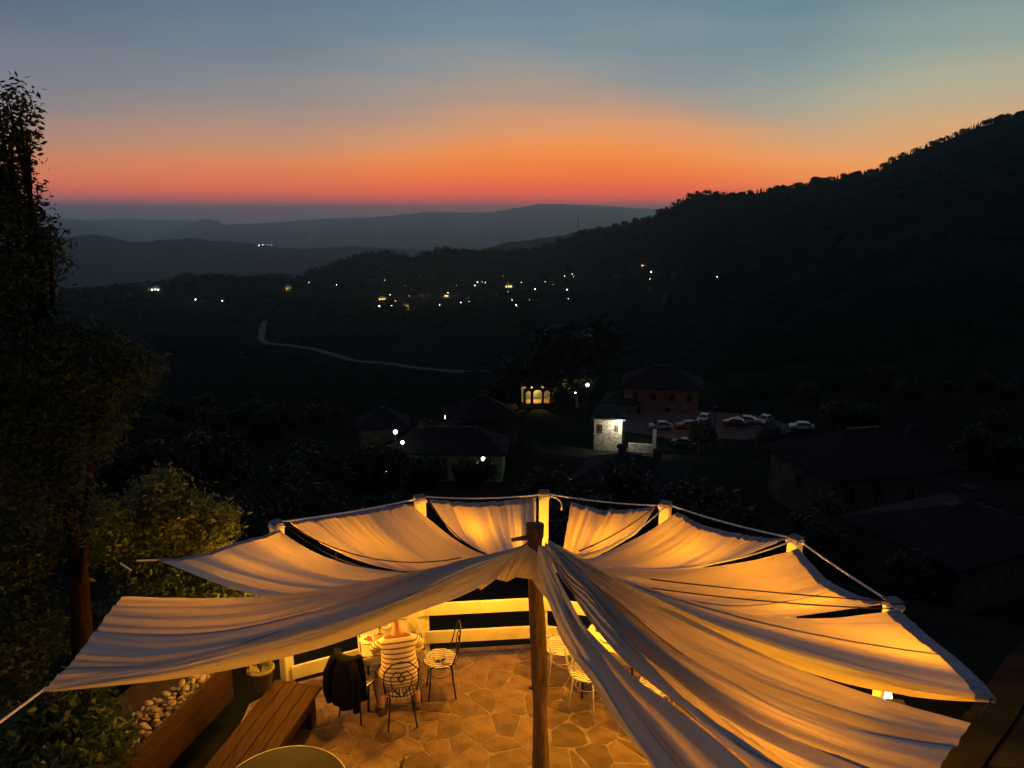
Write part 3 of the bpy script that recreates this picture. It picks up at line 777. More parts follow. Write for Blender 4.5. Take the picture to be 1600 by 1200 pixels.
rope('short loose rope end dangling beside the tall middle post', P(858, 776, 2.19), P(876, 784, 2.12), -.02, .008, extra=(P(878, 791, 2.08), P(877, 797, 2.04)))
rope('rope stay from the front left sail corner down out of the picture', c2, P(-40, 1158, 2.2), .0, .009)
rope('short rope end left of the grey rear left sail', cl2, P(213, 876, 2.32), .0, .008)
rope('short rope tied from the tree branch at the left', P(188, 880, 2.4), P(205, 891, 2.35), .0, .008)
rope('dark rope lying over the pale right sail, upper one', P(905, 890, 2.5), P(1384, 939, 2.2), .03, .006, 'dark_rope')
rope('dark rope lying over the pale right sail, lower one', P(930, 905, 2.45), P(1396, 951, 2.2), .05, .006, 'dark_rope')
rope('rope from the right rear post to the pole, upper one', P(905, 861, 2.6), P(1028, 788, 2.2), .05, .006, 'dark_rope')
rope('pale rope from the fourth post slanting down to the pole', P(905, 872, 2.55), P(1038, 793, 2.19), .08, .008)
rope('pale rope from the fifth post curving along the sail seam', P(960, 886, 2.35), P(1238, 845, 2.2), .12, .008)
rope('dark rope from the second post slanting down along the sail', P(760, 866, 2.5), P(668, 781, 2.2), .10, .006, 'dark_rope')
rope('dark rope from the leftmost post crossing the rear left sail', P(720, 872, 2.5), P(446, 817, 2.2), .2, .006, 'dark_rope')
rope('second dark rope from the leftmost post crossing the rear left sail', P(700, 886, 2.45), P(443, 819, 2.19), .24, .007, 'dark_rope')
rope('rope stay from the bright right sail corner to the dark roof', q12, P(1530, 1118, 2.2), .0, .006, 'dark_rope')

# ------------------------------------------------------------------ terrace lamps
def point(name, loc, power, c=(1, .5, .10), r=.05, parent=None):
    l = bpy.data.lights.new(name, 'POINT'); l.energy = power; l.color = c; l.shadow_soft_size = r
    o = bpy.data.objects.new(name, l); o.location = loc; col.objects.link(o)
    if parent: o.parent = parent
    return o
WARM = (1.0, .392, .012)
def lantern(label, p, power, top=None, grp='terrace lamps under the canopy'):
    root = empty('hanging_lamp', p); tag(root, label, 'lamp', grp); p = Vector(p)
    MB().tube([(0, 0, -.06), (0, 0, -.04), (0, 0, .03), (0, 0, .05)], [.016, .03, .028, .012], 12).build('bulb', M['g_lamp'], root, True)
    MB().tube([(0, 0, .05), (0, 0, .09)], .013, 8).build('socket', M['iron'], root, True)
    MB().tube([(0, 0, .09), Vector(top) - p], .004, 5).build('cord', M['iron'], root)
    point('lamp_light', (0, -.05, -.01), power, WARM, .055, root)
q = P(1388, 1087, 1.7)
lantern('glowing lamp by the right corner post, seen between two sails', q, 60, (POSTS[6].x, POSTS[6].y, 1.86))
lantern('added hidden lamp beneath the orange sail between the two left rear posts', (-1.95, 7.7, 1.4), 75, (-1.95, 7.75, 1.9))  # unseen lamps added under the sails so the cloth glows amber
lantern('added hidden lamp beneath the curtain like sail left of the tall middle post', (-.3, 8.25, 1.5), 105, (-.3, 8.3, 1.95))
lantern('added hidden lamp beneath the narrow pleated sail', (.98, 8.1, 1.4), 100, (.98, 8.15, 1.9))
lantern('added hidden lamp beneath the broad pleated sail at the right rear', (2.1, 7.5, 1.45), 100, (2.1, 7.55, 1.85))
lantern('added hidden lamp beneath the sail crossed by dark ropes', (2.75, 6.45, 1.45), 92, (2.75, 6.5, 1.85))
lantern('added hidden lamp beneath the long draped sail at the right front', (1.75, 4.6, 1.6), 75, (1.75, 4.6, 1.9))
lantern('added hidden lamp outside the leftmost post, next to the leafy small tree', (-2.85, 8.05, 1.5), 80, (-2.7, 7.95, 1.8))  # added to brighten the small tree's leaves, no source shows there
lantern('added unseen lamp under the left sail beside the garden bench', (-2.75, 7.1, 1.5), 55, (-2.75, 7.1, 1.9))  # added to light the garden corner, the bulb stays out of sight
lantern('lamp on the near side of the terrace below the viewpoint', (-1.3, 2.4, 2.3), 240, (-1.3, 1.9, 3.2))

# ------------------------------------------------------------------ furniture
def iron_chair(frame, slat, back='loop'):
    root = empty('garden_chair'); fm, sm = M[frame], M[slat]; R0 = .205
    ring = [(R0 * math.cos(t), R0 * math.sin(t), .445) for t in np.linspace(0, 2 * math.pi, 25)]
    MB().tube(ring, .008, 6, False).build('seat_ring', fm, root, True)
    for i in range(11):
        x = -R0 + R0 * 2 * (i + .5) / 11; h = math.sqrt(R0 * R0 - x * x); mb = MB()
        pts = [(x, -h - .006, .428), (x, -h, .448), (x, -h * .6, .455), (x, 0, .452), (x, h * .6, .455), (x, h, .448), (x, h + .006, .428)]
        for a, b in zip(pts, pts[1:]): mb.bar(a, b, .021, .005)
        mb.build('slat', sm, root)
    for a in (45, 135, 225, 315):
        c, s = math.cos(R_(a)), math.sin(R_(a))
        MB().tube([(c * .17, s * .17, .44), (c * .185, s * .185, .25), (c * .225, s * .225, .0)], [.009, .009, .01], 7).build('leg', fm, root, True)
    MB().tube([(.13 * math.cos(t), .13 * math.sin(t), .27) for t in np.linspace(0, 2 * math.pi, 17)], .004, 5, False).build('stretcher', fm, root, True)
    o = [(-.17, -.12, .44), (-.19, -.17, .6), (-.18, -.21, .76), (-.10, -.235, .86), (0, -.24, .885), (.10, -.235, .86), (.18, -.21, .76), (.19, -.17, .6), (.17, -.12, .44)]
    MB().tube(o, .008, 7, False).build('back_frame', fm, root, True)
    mb = MB()
    for s in (-1, 1):
        mb.tube([(s * .02, -.19, .45), (s * .10, -.2, .56), (s * .12, -.215, .68), (s * .06, -.23, .77), (0, -.235, .74), (-s * .03, -.23, .68), (0, -.225, .62), (s * .04, -.22, .66), (s * .03, -.225, .71)], .006, 6)
        mb.tube([(s * .17, -.13, .47), (s * .11, -.2, .52), (s * .05, -.2, .50), (s * .02, -.195, .47)], .005, 6)
    mb.build('back_scroll', fm, root, True)
    return root
bl = iron_chair('iron', 'slat'); wh = iron_chair('white_iron', 'slat')
G1, G2 = 'black iron chairs around the left table', 'white iron chairs on the terrace'
def put(o, x, y, rz, label, group): o.location = (x, y, .012); o.rotation_euler = (0, 0, R_(rz)); tag(o, label, 'chair', group); return o
def top_copy(o): return copy_tree(o)
put(bl, -1.24, 7.43, 14, 'black iron chair with the seated person in the striped shirt', G1)
c = top_copy(bl); put(c, -.84, 7.95, 100, 'black iron chair with empty pale slatted seat right of the diners', G1)
c = top_copy(bl); put(c, -1.74, 7.57, -28, 'black iron chair with a dark jacket over its back', G1)
c = top_copy(bl); put(c, -1.20, 5.72, 85, 'black iron chair beside the round table at the bottom edge', G1)
put(wh, .60, 8.22, -92, 'white iron chair with round slatted seat close to the far railing', G2)
c = top_copy(wh); put(c, .86, 7.70, -118, 'white iron chair with round slatted seat nearer the pole', G2)
c = top_copy(wh); put(c, 1.62, 7.45, 50, 'white iron chair glimpsed through the gap between the sails', G2)

def square_table(label, x, y, rz, w=.72, top='cloth'):
    root = empty('dining_table', (x, y, .012), R_(rz)); tag(root, label, 'table')
    MB().box(-w / 2, w / 2, -w / 2, w / 2, .70, .722).build('tabletop', M['wood'], root)
    for i in (-1, 1):
        for j in (-1, 1): MB().tube([(i * w * .38, j * w * .38, .70), (i * w * .42, j * w * .42, 0)], .014, 8).build('leg', M['iron'], root)
    n = 24; mb = MB()
    V = []
    for i in range(n + 1):
        for j in range(n + 1):
            x_, y_ = (i / n - .5) * (w + .16), (j / n - .5) * (w + .16); ox, oy = max(0, abs(x_) - w / 2), max(0, abs(y_) - w / 2); dr = ox + oy
            V.append((x_ - math.copysign(min(ox, 1) * .8, x_) if ox else x_, y_ - math.copysign(oy * .8, y_) if oy else y_, .7275 - dr * 1.3 + .004 * math.sin(i * 1.7) * (dr > 0)))
    mb.add(V, [(i * (n + 1) + j, (i + 1) * (n + 1) + j, (i + 1) * (n + 1) + j + 1, i * (n + 1) + j + 1) for i in range(n) for j in range(n)])
    c_ = mb.build('tablecloth', M['cloth'], None, True); c_.location = (x, y, .012); c_.rotation_euler = (0, 0, R_(rz)); tag(c_, label.replace('table', 'cloth on the table', 1), 'tablecloth')
    return root
square_table('pale table where the person in the striped shirt eats', -1.42, 7.97, 14)
square_table('pale table beside the white chairs behind the gap', 1.22, 7.98, -25)
TZ = .742
def plate(label, x, y, r=.11, food=None):
    root = empty('plate', (x, y, TZ)); tag(root, label, 'plate')
    MB().lathe([(r * .55, 0), (r * .6, .004), (r, .014), (r * .98, .018), (r * .6, .009), (.001, .008)], n=22).build('dish', M['porcelain'], root, True)
    if food:
        mb = MB()
        for k in range(7):
            a = k * 2.4; q = .05 * math.sqrt(k / 7) * r / .11; mb.lathe([(.001, .0), (.014, .004), (.016, .012), (.008, .02), (.001, .022)], (q * math.cos(a), q * math.sin(a), .008), 8)
        mb.build('food', M[food], root, True)
plate('white plate of red food at the left end of the diners table', -1.66, 7.88, .11, 'food')
plate('empty white plate in front of the striped shirt', -1.36, 7.86, .10)
plate('small white plate at the far side of the diners table', -1.52, 8.18, .08, 'shorts')
plate('white plate on the table behind the gap', 1.12, 7.9, .1)
def goblet(label, x, y, m='porcelain', h=.15):
    o = MB().lathe([(.03, 0), (.03, .004), (.006, .01), (.006, h * .5), (.026, h * .62), (.032, h * .85), (.028, h)], n=14).build('wine_glass', M['glass'] if m == 'glass' else M[m], None, True); o.location = (x, y, TZ); tag(o, label, 'glass')
goblet('small stemmed glass near the red food plate', -1.55, 8.0, 'glass'); goblet('small stemmed glass on the right table', 1.3, 8.05, 'glass')
o = MB().lathe([(.036, 0), (.038, .01), (.038, .17), (.014, .23), (.013, .29), (.015, .292)], n=16).build('wine_bottle', M['glass'], None, True); o.location = (1.18, 8.15, TZ); tag(o, 'green bottle standing on the table behind the gap', 'bottle')
def candle_box():
    root = empty('table_lantern', (1.06, 8.12, TZ)); tag(root, 'square glass candle lantern on the table behind the gap', 'lantern')
    mb = MB()
    for i in (-1, 1):
        for j in (-1, 1): mb.box(i * .06 - .006, i * .06 + .006, j * .06 - .006, j * .06 + .006, 0, .16)
    mb.box(-.068, .068, -.068, .068, .16, .175).box(-.068, .068, -.068, .068, -.0, .012); mb.build('frame', M['frame'], root)
    MB().lathe([(.025, .013), (.025, .09), (.004, .1)], n=12).build('candle', M['porcelain'], root, True)
candle_box()
# a pale crumpled bag on the table corner
def crumple(name, label, cat, loc, rad, m, seed, amp=.25, flatz=1):
    bm = bmesh.new(); bmesh.ops.create_icosphere(bm, subdivisions=4, radius=1)
    for v in bm.verts:
        f = 1 + amp * noise.fractal(v.co * 1.6 + Vector((seed, 0, 0)), .7, 2, 4); v.co = Vector((v.co.x * rad[0] * f, v.co.y * rad[1] * f, max(v.co.z, -.55) * rad[2] * f))
    me = bpy.data.meshes.new(name); bm.to_mesh(me); bm.free(); o = link(name, me, m, None, True); o.location = loc; tag(o, label, cat); return o
crumple('cloth_bag', 'crumpled pale cloth bag on the corner of the diners table', 'bag', (-1.17, 8.02, TZ + .07), (.11, .09, .13), M['cloth'], 3)
def shades():
    root = empty('sunglasses', (-.83, 7.88, .475), R_(20)); tag(root, 'dark sunglasses lying on the empty pale chair seat', 'glasses')
    for s in (-1, 1):
        MB().lathe([(.026, 0), (.026, .006)], (s * .032, 0, 0), 12).build('lens', M['iron'], root); MB().tube([(s * .06, 0, .004), (s * .062, .1, .004)], .004, 5).build('temple', M['iron'], root)
    MB().tube([(-.01, 0, .004), (.01, 0, .004)], .004, 5).build('bridge', M['iron'], root)
shades()
o = crumple('napkin', 'crumpled napkin lying on the empty pale chair seat', 'napkin', (-.76, 7.83, .487), (.05, .035, .022), M['cloth'], 9)

# round table at the bottom edge
def round_table():
    root = empty('round_table', (-1.97, 5.53, .012)); tag(root, 'round grey table with a thin pale rim at the bottom edge', 'table')
    MB().lathe([(.001, .715), (.535, .715), (.55, .722), (.55, .742), (.535, .748), (.001, .748)][::1], n=56).build('tabletop', M['tin'], root, True)
    MB().tube([(.552 * math.cos(t), .552 * math.sin(t), .735) for t in np.linspace(0, 2 * math.pi, 57)], .009, 6, False).build('rim', M['white_iron'], root, True)
    MB().lathe([(.2, 0), (.21, .02), (.04, .05), (.03, .1), (.03, .7), (.1, .715)], n=16).build('pedestal', M['iron'], root, True)
round_table()

# jacket over the chair back
def jacket():
    mb = MB(); n, k = 26, 26; R2 = .25
    for side_ in (0, 1):
        for i in range(n + 1):
            for j in range(k + 1): pass
    V = []; F = []
    for i in range(n + 1):                      # around: a drape hanging over the back frame, outside and inside
        a = (i / n - .5) * 2.3
        for j in range(k + 1):
            t = j / k; s = (t - .28) * 1.05      # arc length over the top
            fold = .018 * noise.noise(Vector((a * 4, 1.3, 3))) * max(0, s) * 3 + .02 * noise.noise(Vector((a * 3, s * 3, 1)))
            if s < 0: r, z = .17, .90 + s * .8
            else: r, z = .235 + .06 * min(1, s * 3) + fold + .03 * s, .905 - s * .78 - .06 * math.cos(a * 2.5) * t
            V.append((math.sin(a) * (r + .02 * math.sin(a * 5)), -math.cos(a) * r - .03, z + .02 * noise.noise(Vector((a * 2, 0, 8)))))
    F = [(i * (k + 1) + j, (i + 1) * (k + 1) + j, (i + 1) * (k + 1) + j + 1, i * (k + 1) + j + 1) for i in range(n) for j in range(k)]
    me = MB().add(V, F).mesh('jacket'); o = link('jacket', me, M['jacket'], None, True); o.location = (-1.74, 7.57, 0); o.rotation_euler = (0, 0, R_(-28)); tag(o, 'black jacket draped over a chair back left of the seated person', 'jacket')
    o.scale = (.84, .84, .93); md = o.modifiers.new('thick', 'SOLIDIFY'); md.thickness = .012
    for s in (-1, 1):
        MB().tube([(s * .16, -.26, .86), (s * .24, -.3, .66), (s * .25, -.33, .45), (s * .22, -.31, .28)], [.055, .06, .052, .045], 10).build('sleeve', M['jacket'], o, True)
jacket()

# ------------------------------------------------------------------ person (skin-grown body)
def skin_mesh(name, verts, edges, radii, sub=2, smooth_=True):
    me = bpy.data.meshes.new(name); me.from_pydata(verts, edges, []); o = bpy.data.objects.new(name + '_tmp', me); col.objects.link(o)
    md = o.modifiers.new('skin', 'SKIN'); md.use_smooth_shade = True; md.branch_smoothing = .6
    for i, r in enumerate(radii):
        v = me.skin_vertices[0].data[i]; v.radius = r if isinstance(r, tuple) else (r, r); v.use_root = (i == 0)
    sb = o.modifiers.new('s', 'SUBSURF'); sb.levels = sub; sb.render_levels = sub
    dg = bpy.context.evaluated_depsgraph_get(); res = bpy.data.meshes.new_from_object(o.evaluated_get(dg)); res.name = name
    bpy.data.objects.remove(o); return res
def person():
    root = empty('person', (-1.24, 7.43, .012), R_(14)); root.scale = (1.08, 1.03, .985); tag(root, 'seated person in a striped short sleeved shirt seen from behind, leaning over the table', 'person')
    v = [(0, -.02, .53), (0, -.01, .68), (0, .06, .84), (0, .14, .97), (0, .19, 1.05), (0, .29, 1.17)]
    e = [(0, 1), (1, 2), (2, 3), (3, 4), (4, 5)]; r = [(.145, .10), (.125, .09), (.135, .09), (.085, .065), (.045, .045), (.048, .048)]
    for s in (-1, 1):
        k = len(v); v += [(s * .10, .03, .52), (s * .17, .38, .53), (s * .19, .30, .28), (s * .19, .18, .09), (s * .2, .31, .035)]
        e += [(0, k), (k, k + 1), (k + 1, k + 2), (k + 2, k + 3), (k + 3, k + 4)]; r += [.092, .062, .056, .036, (.04, .025)]
        k = len(v); v += [(s * .165, .13, .93), (s * .24, .25, .77), (s * .22, .42, .775), (s * .19, .50, .775)]
        e += [(3, k), (k, k + 1), (k + 1, k + 2), (k + 2, k + 3)]; r += [.06, .042, .03, (.036, .018)]
        for f, (dx, ln) in enumerate(((-.028, .07), (-.01, .082), (.009, .078), (.027, .06))):
            q = len(v); v += [(s * .19 + dx, .50 + ln * .55, .775), (s * .19 + dx, .50 + ln, .762)]; e += [(k + 3, q), (q, q + 1)]; r += [.0095, .008]
        q = len(v); v += [(s * .19 - s * .045, .52, .772), (s * .19 - s * .055, .55, .765)]; e += [(k + 3, q), (q, q + 1)]; r += [.011, .009]
    body = link('body', skin_mesh('body', v, e, r), M['skin'], root, True)
    # head
    bm = bmesh.new(); bmesh.ops.create_uvsphere(bm, u_segments=28, v_segments=20, radius=1)
    for w in bm.verts:
        x, y, z = w.co; q = 1 - .18 * max(0, -z); w.co = Vector((x * .076 * q, y * .095 + .01 * max(0, -z), z * .118))
        if y > .85 and -.35 < z < .1: w.co.y += .018 * max(0, 1 - abs(x) * 6)
    bmesh.ops.rotate(bm, cent=(0, 0, 0), matrix=Matrix.Rotation(R_(-28), 3, 'X'), verts=bm.verts); bmesh.ops.translate(bm, vec=(0, .30, 1.19), verts=bm.verts)
    me = bpy.data.meshes.new('head'); bm.to_mesh(me); bm.free(); hd = link('head', me, M['skin'], root, True)
    for s in (-1, 1):
        MB().lathe([(.004, -.022), (.014, -.012), (.017, .0), (.013, .018), (.004, .024)], (s * .078, .29, 1.185), 8).build('ear', M['skin'], hd, True)
        MB().lathe([(.002, -.008), (.009, 0), (.002, .008)], (s * .03, .385, 1.155), 8).build('eye', M['porcelain'], hd, True)
    MB().tube([(-.025, .375, 1.10), (0, .382, 1.098), (.025, .375, 1.10)], .005, 6).build('mouth', M['food'], hd, True)
    bm = bmesh.new(); bmesh.ops.create_uvsphere(bm, u_segments=28, v_segments=20, radius=1)
    dl = [w for w in bm.verts if w.co.z * .8 + .2 < w.co.y * .8 - .05 and w.co.y > 0 or w.co.z < -.55]; bmesh.ops.delete(bm, geom=dl, context='VERTS')
    for w in bm.verts: w.co = Vector((w.co.x * .084, w.co.y * .103, w.co.z * .126)) * (1 + .05 * noise.noise(w.co * 6))
    bmesh.ops.rotate(bm, cent=(0, 0, 0), matrix=Matrix.Rotation(R_(-28), 3, 'X'), verts=bm.verts); bmesh.ops.translate(bm, vec=(0, .295, 1.195), verts=bm.verts)
    me = bpy.data.meshes.new('hair'); bm.to_mesh(me); bm.free(); link('hair', me, M['hair'], hd, True)
    # shirt
    v = [(0, -.02, .49), (0, -.03, .60), (0, -.01, .70), (0, .05, .84), (0, .13, .965), (0, .185, 1.03)]; e = [(0, 1), (1, 2), (2, 3), (3, 4), (4, 5)]; r = [(.215, .15), (.215, .15), (.205, .14), (.215, .14), (.18, .11), (.08, .07)]
    for s in (-1, 1):
        k = len(v); v += [(s * .165, .13, .93), (s * .215, .20, .84), (s * .235, .235, .79)]; e += [(4, k), (k, k + 1), (k + 1, k + 2)]; r += [.075, .068, .07]
    link('shirt', skin_mesh('shirt', v, e, r), M['shirt'], root, True)
    v = [(0, -.02, .52)]; e = []; r = [(.17, .115)]
    for s in (-1, 1):
        k = len(v); v += [(s * .10, .05, .52), (s * .16, .33, .535)]; e += [(0, k), (k, k + 1)]; r += [.102, .085]
        MB().tube([(s * .19, .13, .035), (s * .195, .2, .035), (s * .2, .34, .025)], [.035, .045, .03], 10).build('shoe', M['frame'], root, True)
    link('shorts', skin_mesh('shorts', v, e, r), M['shorts'], root, True)
person()

# ------------------------------------------------------------------ planter, bench, pot
def planter():
    a, b = P(212, 1172, .5), P(330, 1058, .5); d = (b - a).normalized(); nrm = Vector((-d.y, d.x, 0)); a = a - d * .5; b = b + d * .35
    root = empty('stone_planter', (a.x, a.y, 0)); tag(root, 'wooden planter filled with smooth pale pebbles beside the left bench', 'planter'); o = Vector((a.x, a.y, 0))
    A_, B_ = a - o, b - o; A_.z = B_.z = 0
    for k in range(3):
        z = .085 + k * .168; MB().bar(A_ + Vector((0, 0, z)), B_ + Vector((0, 0, z + rnd.uniform(-.004, .004))), .045, .160).build('plank', M['wood'], root, bevel=.005)
    for k in range(2):
        z = .085 + k * .168
        for E in (A_, B_): MB().bar(E + nrm * .03 + Vector((0, 0, z)), E + nrm * .95 + Vector((0, 0, z)), .045, .160).build('plank', M['wood'], root, bevel=.005)
    L_ = (B_ - A_).length
    q = [A_ + nrm * .03, B_ + nrm * .03, B_ + nrm * .95, A_ + nrm * .95]
    MB().add([(p.x, p.y, .33) for p in q] + [(p.x, p.y, 0) for p in q], [(0, 1, 2, 3), (0, 4, 5, 1), (1, 5, 6, 2), (2, 6, 7, 3), (3, 7, 4, 0)]).build('bed', M['soil'], root)
    meshes = []
    for k in range(6):
        bm = bmesh.new(); bmesh.ops.create_icosphere(bm, subdivisions=2, radius=1)
        for w in bm.verts: w.co *= 1 + .13 * noise.noise(w.co * 1.2 + Vector((k * 9, 0, 0)))
        me = bpy.data.meshes.new('pebble'); bm.to_mesh(me); bm.free(); me.materials.append(M['pebble']); me.polygons.foreach_set('use_smooth', [True] * len(me.polygons)); meshes.append(me)
    placed = []
    for tries in range(2600):
        s, w = rnd.uniform(.04, L_ - .04), rnd.uniform(.07, .60) ; r = rnd.uniform(.026, .060); lay = 0
        if w > .55 - .25 * abs(s - .9): continue
        if any(math.hypot(s - p[0], w - p[1]) < (r + p[2]) * .80 for p in placed if p[3] == 0):
            lay = 1
            if any(math.hypot(s - p[0], w - p[1]) < (r + p[2]) * 1.0 for p in placed if p[3] == 1): continue
            if rnd.random() < .4: continue
        if len(placed) > 270: break
        placed.append((s, w, r, lay)); p = A_ + d * s + nrm * w
        o2 = bpy.data.objects.new('pebble', rnd.choice(meshes)); col.objects.link(o2); o2.parent = root; o2.location = (p.x, p.y, .36 + lay * .045 + rnd.uniform(0, .015))
        o2.scale = (r * 1.15, r * .85, r * .6); o2.rotation_euler = (rnd.uniform(-.5, .5), rnd.uniform(-.5, .5), rnd.uniform(0, 6.28))
planter()
def bench():
    a, b = Vector((-2.98, 5.75, 0)), Vector((-2.66, 7.55, 0)); d = (b - a).normalized(); nr = Vector((d.y, -d.x, 0))
    root = empty('wooden_bench', a); tag(root, 'dark weathered wooden bench beside the pebble planter', 'bench'); L_ = (b - a).length
    for k in range(4):
        c = nr * (.07 + k * .142) + Vector((0, 0, .43)); MB().bar(c, c + d * (L_ + rnd.uniform(-.02, .02)), .134, .05).build('plank', M['wood'], root, bevel=.006)
    for t in (.12, L_ - .12): MB().bar(d * t + nr * .03 + Vector((0, 0, .19)), d * t + nr * .5 + Vector((0, 0, .19)), .12, .40).build('leg', M['wood'], root, bevel=.006)
    MB().bar(nr * .52 + Vector((0, 0, .34)) + d * .19, nr * .52 + Vector((0, 0, .34)) + d * (L_ - .19), .03, .1).build('apron', M['wood'], root, bevel=.004)
bench()
pp = P(404, 1084, .46)
o = MB().lathe([(.001, .0), (.09, .0), (.095, .01), (.135, .21), (.148, .215), (.148, .245), (.13, .245), (.125, .2), (.001, .19)], n=28).build('flower_pot', M['pot'], None, True); o.location = (pp.x, pp.y + .12, .457); tag(o, 'dull green flower pot standing on the dark bench', 'pot')
def stem_plant(label, base, h, n, seed, lm, size=.05):
    rs = random.Random(seed); root = empty('potted_plant' if base[2] > .2 else 'dry_plant', base); tag(root, label, 'plant'); st = MB(); lf = MB()
    for k in range(n):
        a = rs.uniform(0, 6.28); r = rs.uniform(.3, 1) * h * .7; pts = [Vector((0, 0, 0)), Vector((math.cos(a) * r * .35, math.sin(a) * r * .35, h * .6)), Vector((math.cos(a) * r, math.sin(a) * r, h * rs.uniform(.4, 1)))]
        st.tube(pts, [.006, .004, .002], 5)
        for q in range(5):
            p = pts[1].lerp(pts[2], q / 4); u = Vector((rs.uniform(-1, 1), rs.uniform(-1, 1), rs.uniform(-.3, .8))).normalized(); w = u.orthogonal().normalized() * size * .35; u *= size
            lf.add([p, p + u * .5 + w, p + u, p + u * .5 - w], [(0, 1, 2, 3)])
    st.build('stem', M['trunk'], root); lf.build('leaves', lm, root)
stem_plant('leafy stems in the green flower pot on the bench', (pp.x, pp.y + .12, .65), .22, 14, 3, M['leaf_shrub'])
q = P(437, 1168, 0.02); stem_plant('small dry weed with curling stems growing by the bench foot', (q.x, q.y, .012), .32, 11, 5, M['leaf_bush'], .045)

# garden vegetation at the left
def pb(u, v, Y, rx, ry=None, rz=None): return (tuple(PY(u, v, Y)), (rx, ry or rx, rz or rx * .85))
tree('leafy_tree', 'tall leafy tree at the left edge with its crown against the sunset', 'tree', (-4.5, 6.9, -.3), PY(95, 560, 7.0),
     [pb(30, 175, 7.0, .07, .15, .2), pb(0, 215, 7.1, .2, .3, .34), pb(8, 300, 7.1, .2, .32, .3), pb(34, 215, 7.0, .06, .1, .1), pb(28, 350, 7.0, .22, .35, .24), pb(72, 362, 7.0, .07, .1, .06), pb(-70, 300, 7.4, .6), pb(45, 405, 6.9, .26, .4, .27), pb(-60, 440, 7.2, .6), pb(10, 450, 6.8, .3),
      pb(60, 535, 6.9, .42), pb(125, 560, 6.8, .42, .5, .32), pb(175, 580, 6.8, .33, .4, .26), pb(205, 572, 6.8, .2, .3, .16), pb(60, 640, 6.9, .5), pb(130, 650, 6.8, .34, .4, .3), pb(150, 690, 6.8, .16, .3, .16), pb(-40, 600, 7, .6), pb(30, 730, 6.9, .4), pb(85, 730, 6.8, .17, .3, .2), pb(70, 800, 6.7, .16, .2, .25), pb(150, 810, 6.6, .11, .15, .16), pb(95, 760, 6.6, .14, .2, .14)],
     .125, 3000, 12, .034, .075, M['leaf'], M['red_bark'], 21, wob=.12)
tree('small_tree', 'warmly lit leafy small tree behind the grey left sail', 'tree', (-4.1, 8.7, -.3), PY(260, 850, 8.6),
     [pb(248, 775, 8.6, .24, .4, .28), pb(225, 830, 8.6, .34, .5, .32), pb(285, 810, 8.6, .34, .45, .3), pb(335, 828, 8.6, .24, .35, .2), pb(270, 870, 8.7, .5, .5, .3), pb(345, 812, 8.9, .13, .3, .09)],
     .06, 1250, 12, .040, .07, M['leaf_shrub'], M['red_bark'], 22, wob=.08)
tree('hedge_shrub', 'low dim shrub growing under the grey left sail', 'shrub', (-3.6, 8.0, -.3), PY(280, 940, 8.0), [pb(240, 915, 8.0, .35, .4, .2), pb(310, 925, 8.1, .35, .4, .2), pb(210, 895, 8.0, .25, .3, .2), pb(370, 930, 8.2, .25)], .03, 600, 12, .036, .06, M['leaf_bush'], M['red_bark'], 23)
tree('leafy_bush', 'dark leafy bush in the bottom left corner by the pebbles', 'bush', (-4.35, 6.2, -.2), PY(120, 1130, 6.3), [pb(120, 1120, 6.4, .38, .4, .25), pb(60, 1150, 6.2, .4, .4, .25), pb(160, 1165, 6.2, .28, .3, .22), pb(15, 1185, 6.0, .3, .3, .25), pb(110, 1200, 5.8, .35, .35, .2)], .03, 620, 11, .05, .07, M['leaf_bush'], M['red_bark'], 24)
tree('dark_shrub', 'shadowed shrub behind the reddish trunk at the left edge', 'shrub', (-5.4, 7.8, -.3), PY(30, 900, 7.8), [pb(20, 850, 7.8, .55), pb(150, 830, 7.9, .32, .4, .4), pb(30, 980, 7.7, .55), pb(60, 780, 7.9, .4), pb(0, 1060, 7.2, .4), pb(170, 985, 8.6, .4)], .06, 1300, 12, .04, .08, M['leaf'], M['red_bark'], 25)
# large near leaves
def big_leaf(p, l, ang, tilt):
    mb = MB(); n = 8
    for i in range(n + 1):
        t = i / n; w = l * .3 * math.sin(math.pi * t ** .8); z = l * (.25 * math.sin(t * 2.2)); mb.v += [(-w, l * t, z + w * .2), (0, l * t, z), (w, l * t, z + w * .2)]
        if i: a = 3 * (i - 1); mb.f += [(a, a + 1, a + 4, a + 3), (a + 1, a + 2, a + 5, a + 4)]
    return mb
bp = P(10, 1165, .6)
root = empty('broadleaf_plant', (bp.x, bp.y, -.1)); tag(root, 'broad leaved plant at the very bottom left corner', 'plant')
for k in range(9):
    o = big_leaf(None, rnd.uniform(.18, .26), 0, 0).build('leaf', M['leaf_shrub'], root, True); o.location = (0, 0, .45 + .05 * k); o.rotation_euler = (rnd.uniform(.1, .7), 0, k * 2.4)
MB().tube([(0, 0, 0), (.02, 0, .5), (0, 0, .9)], .012, 6).build('stem', M['trunk'], root)

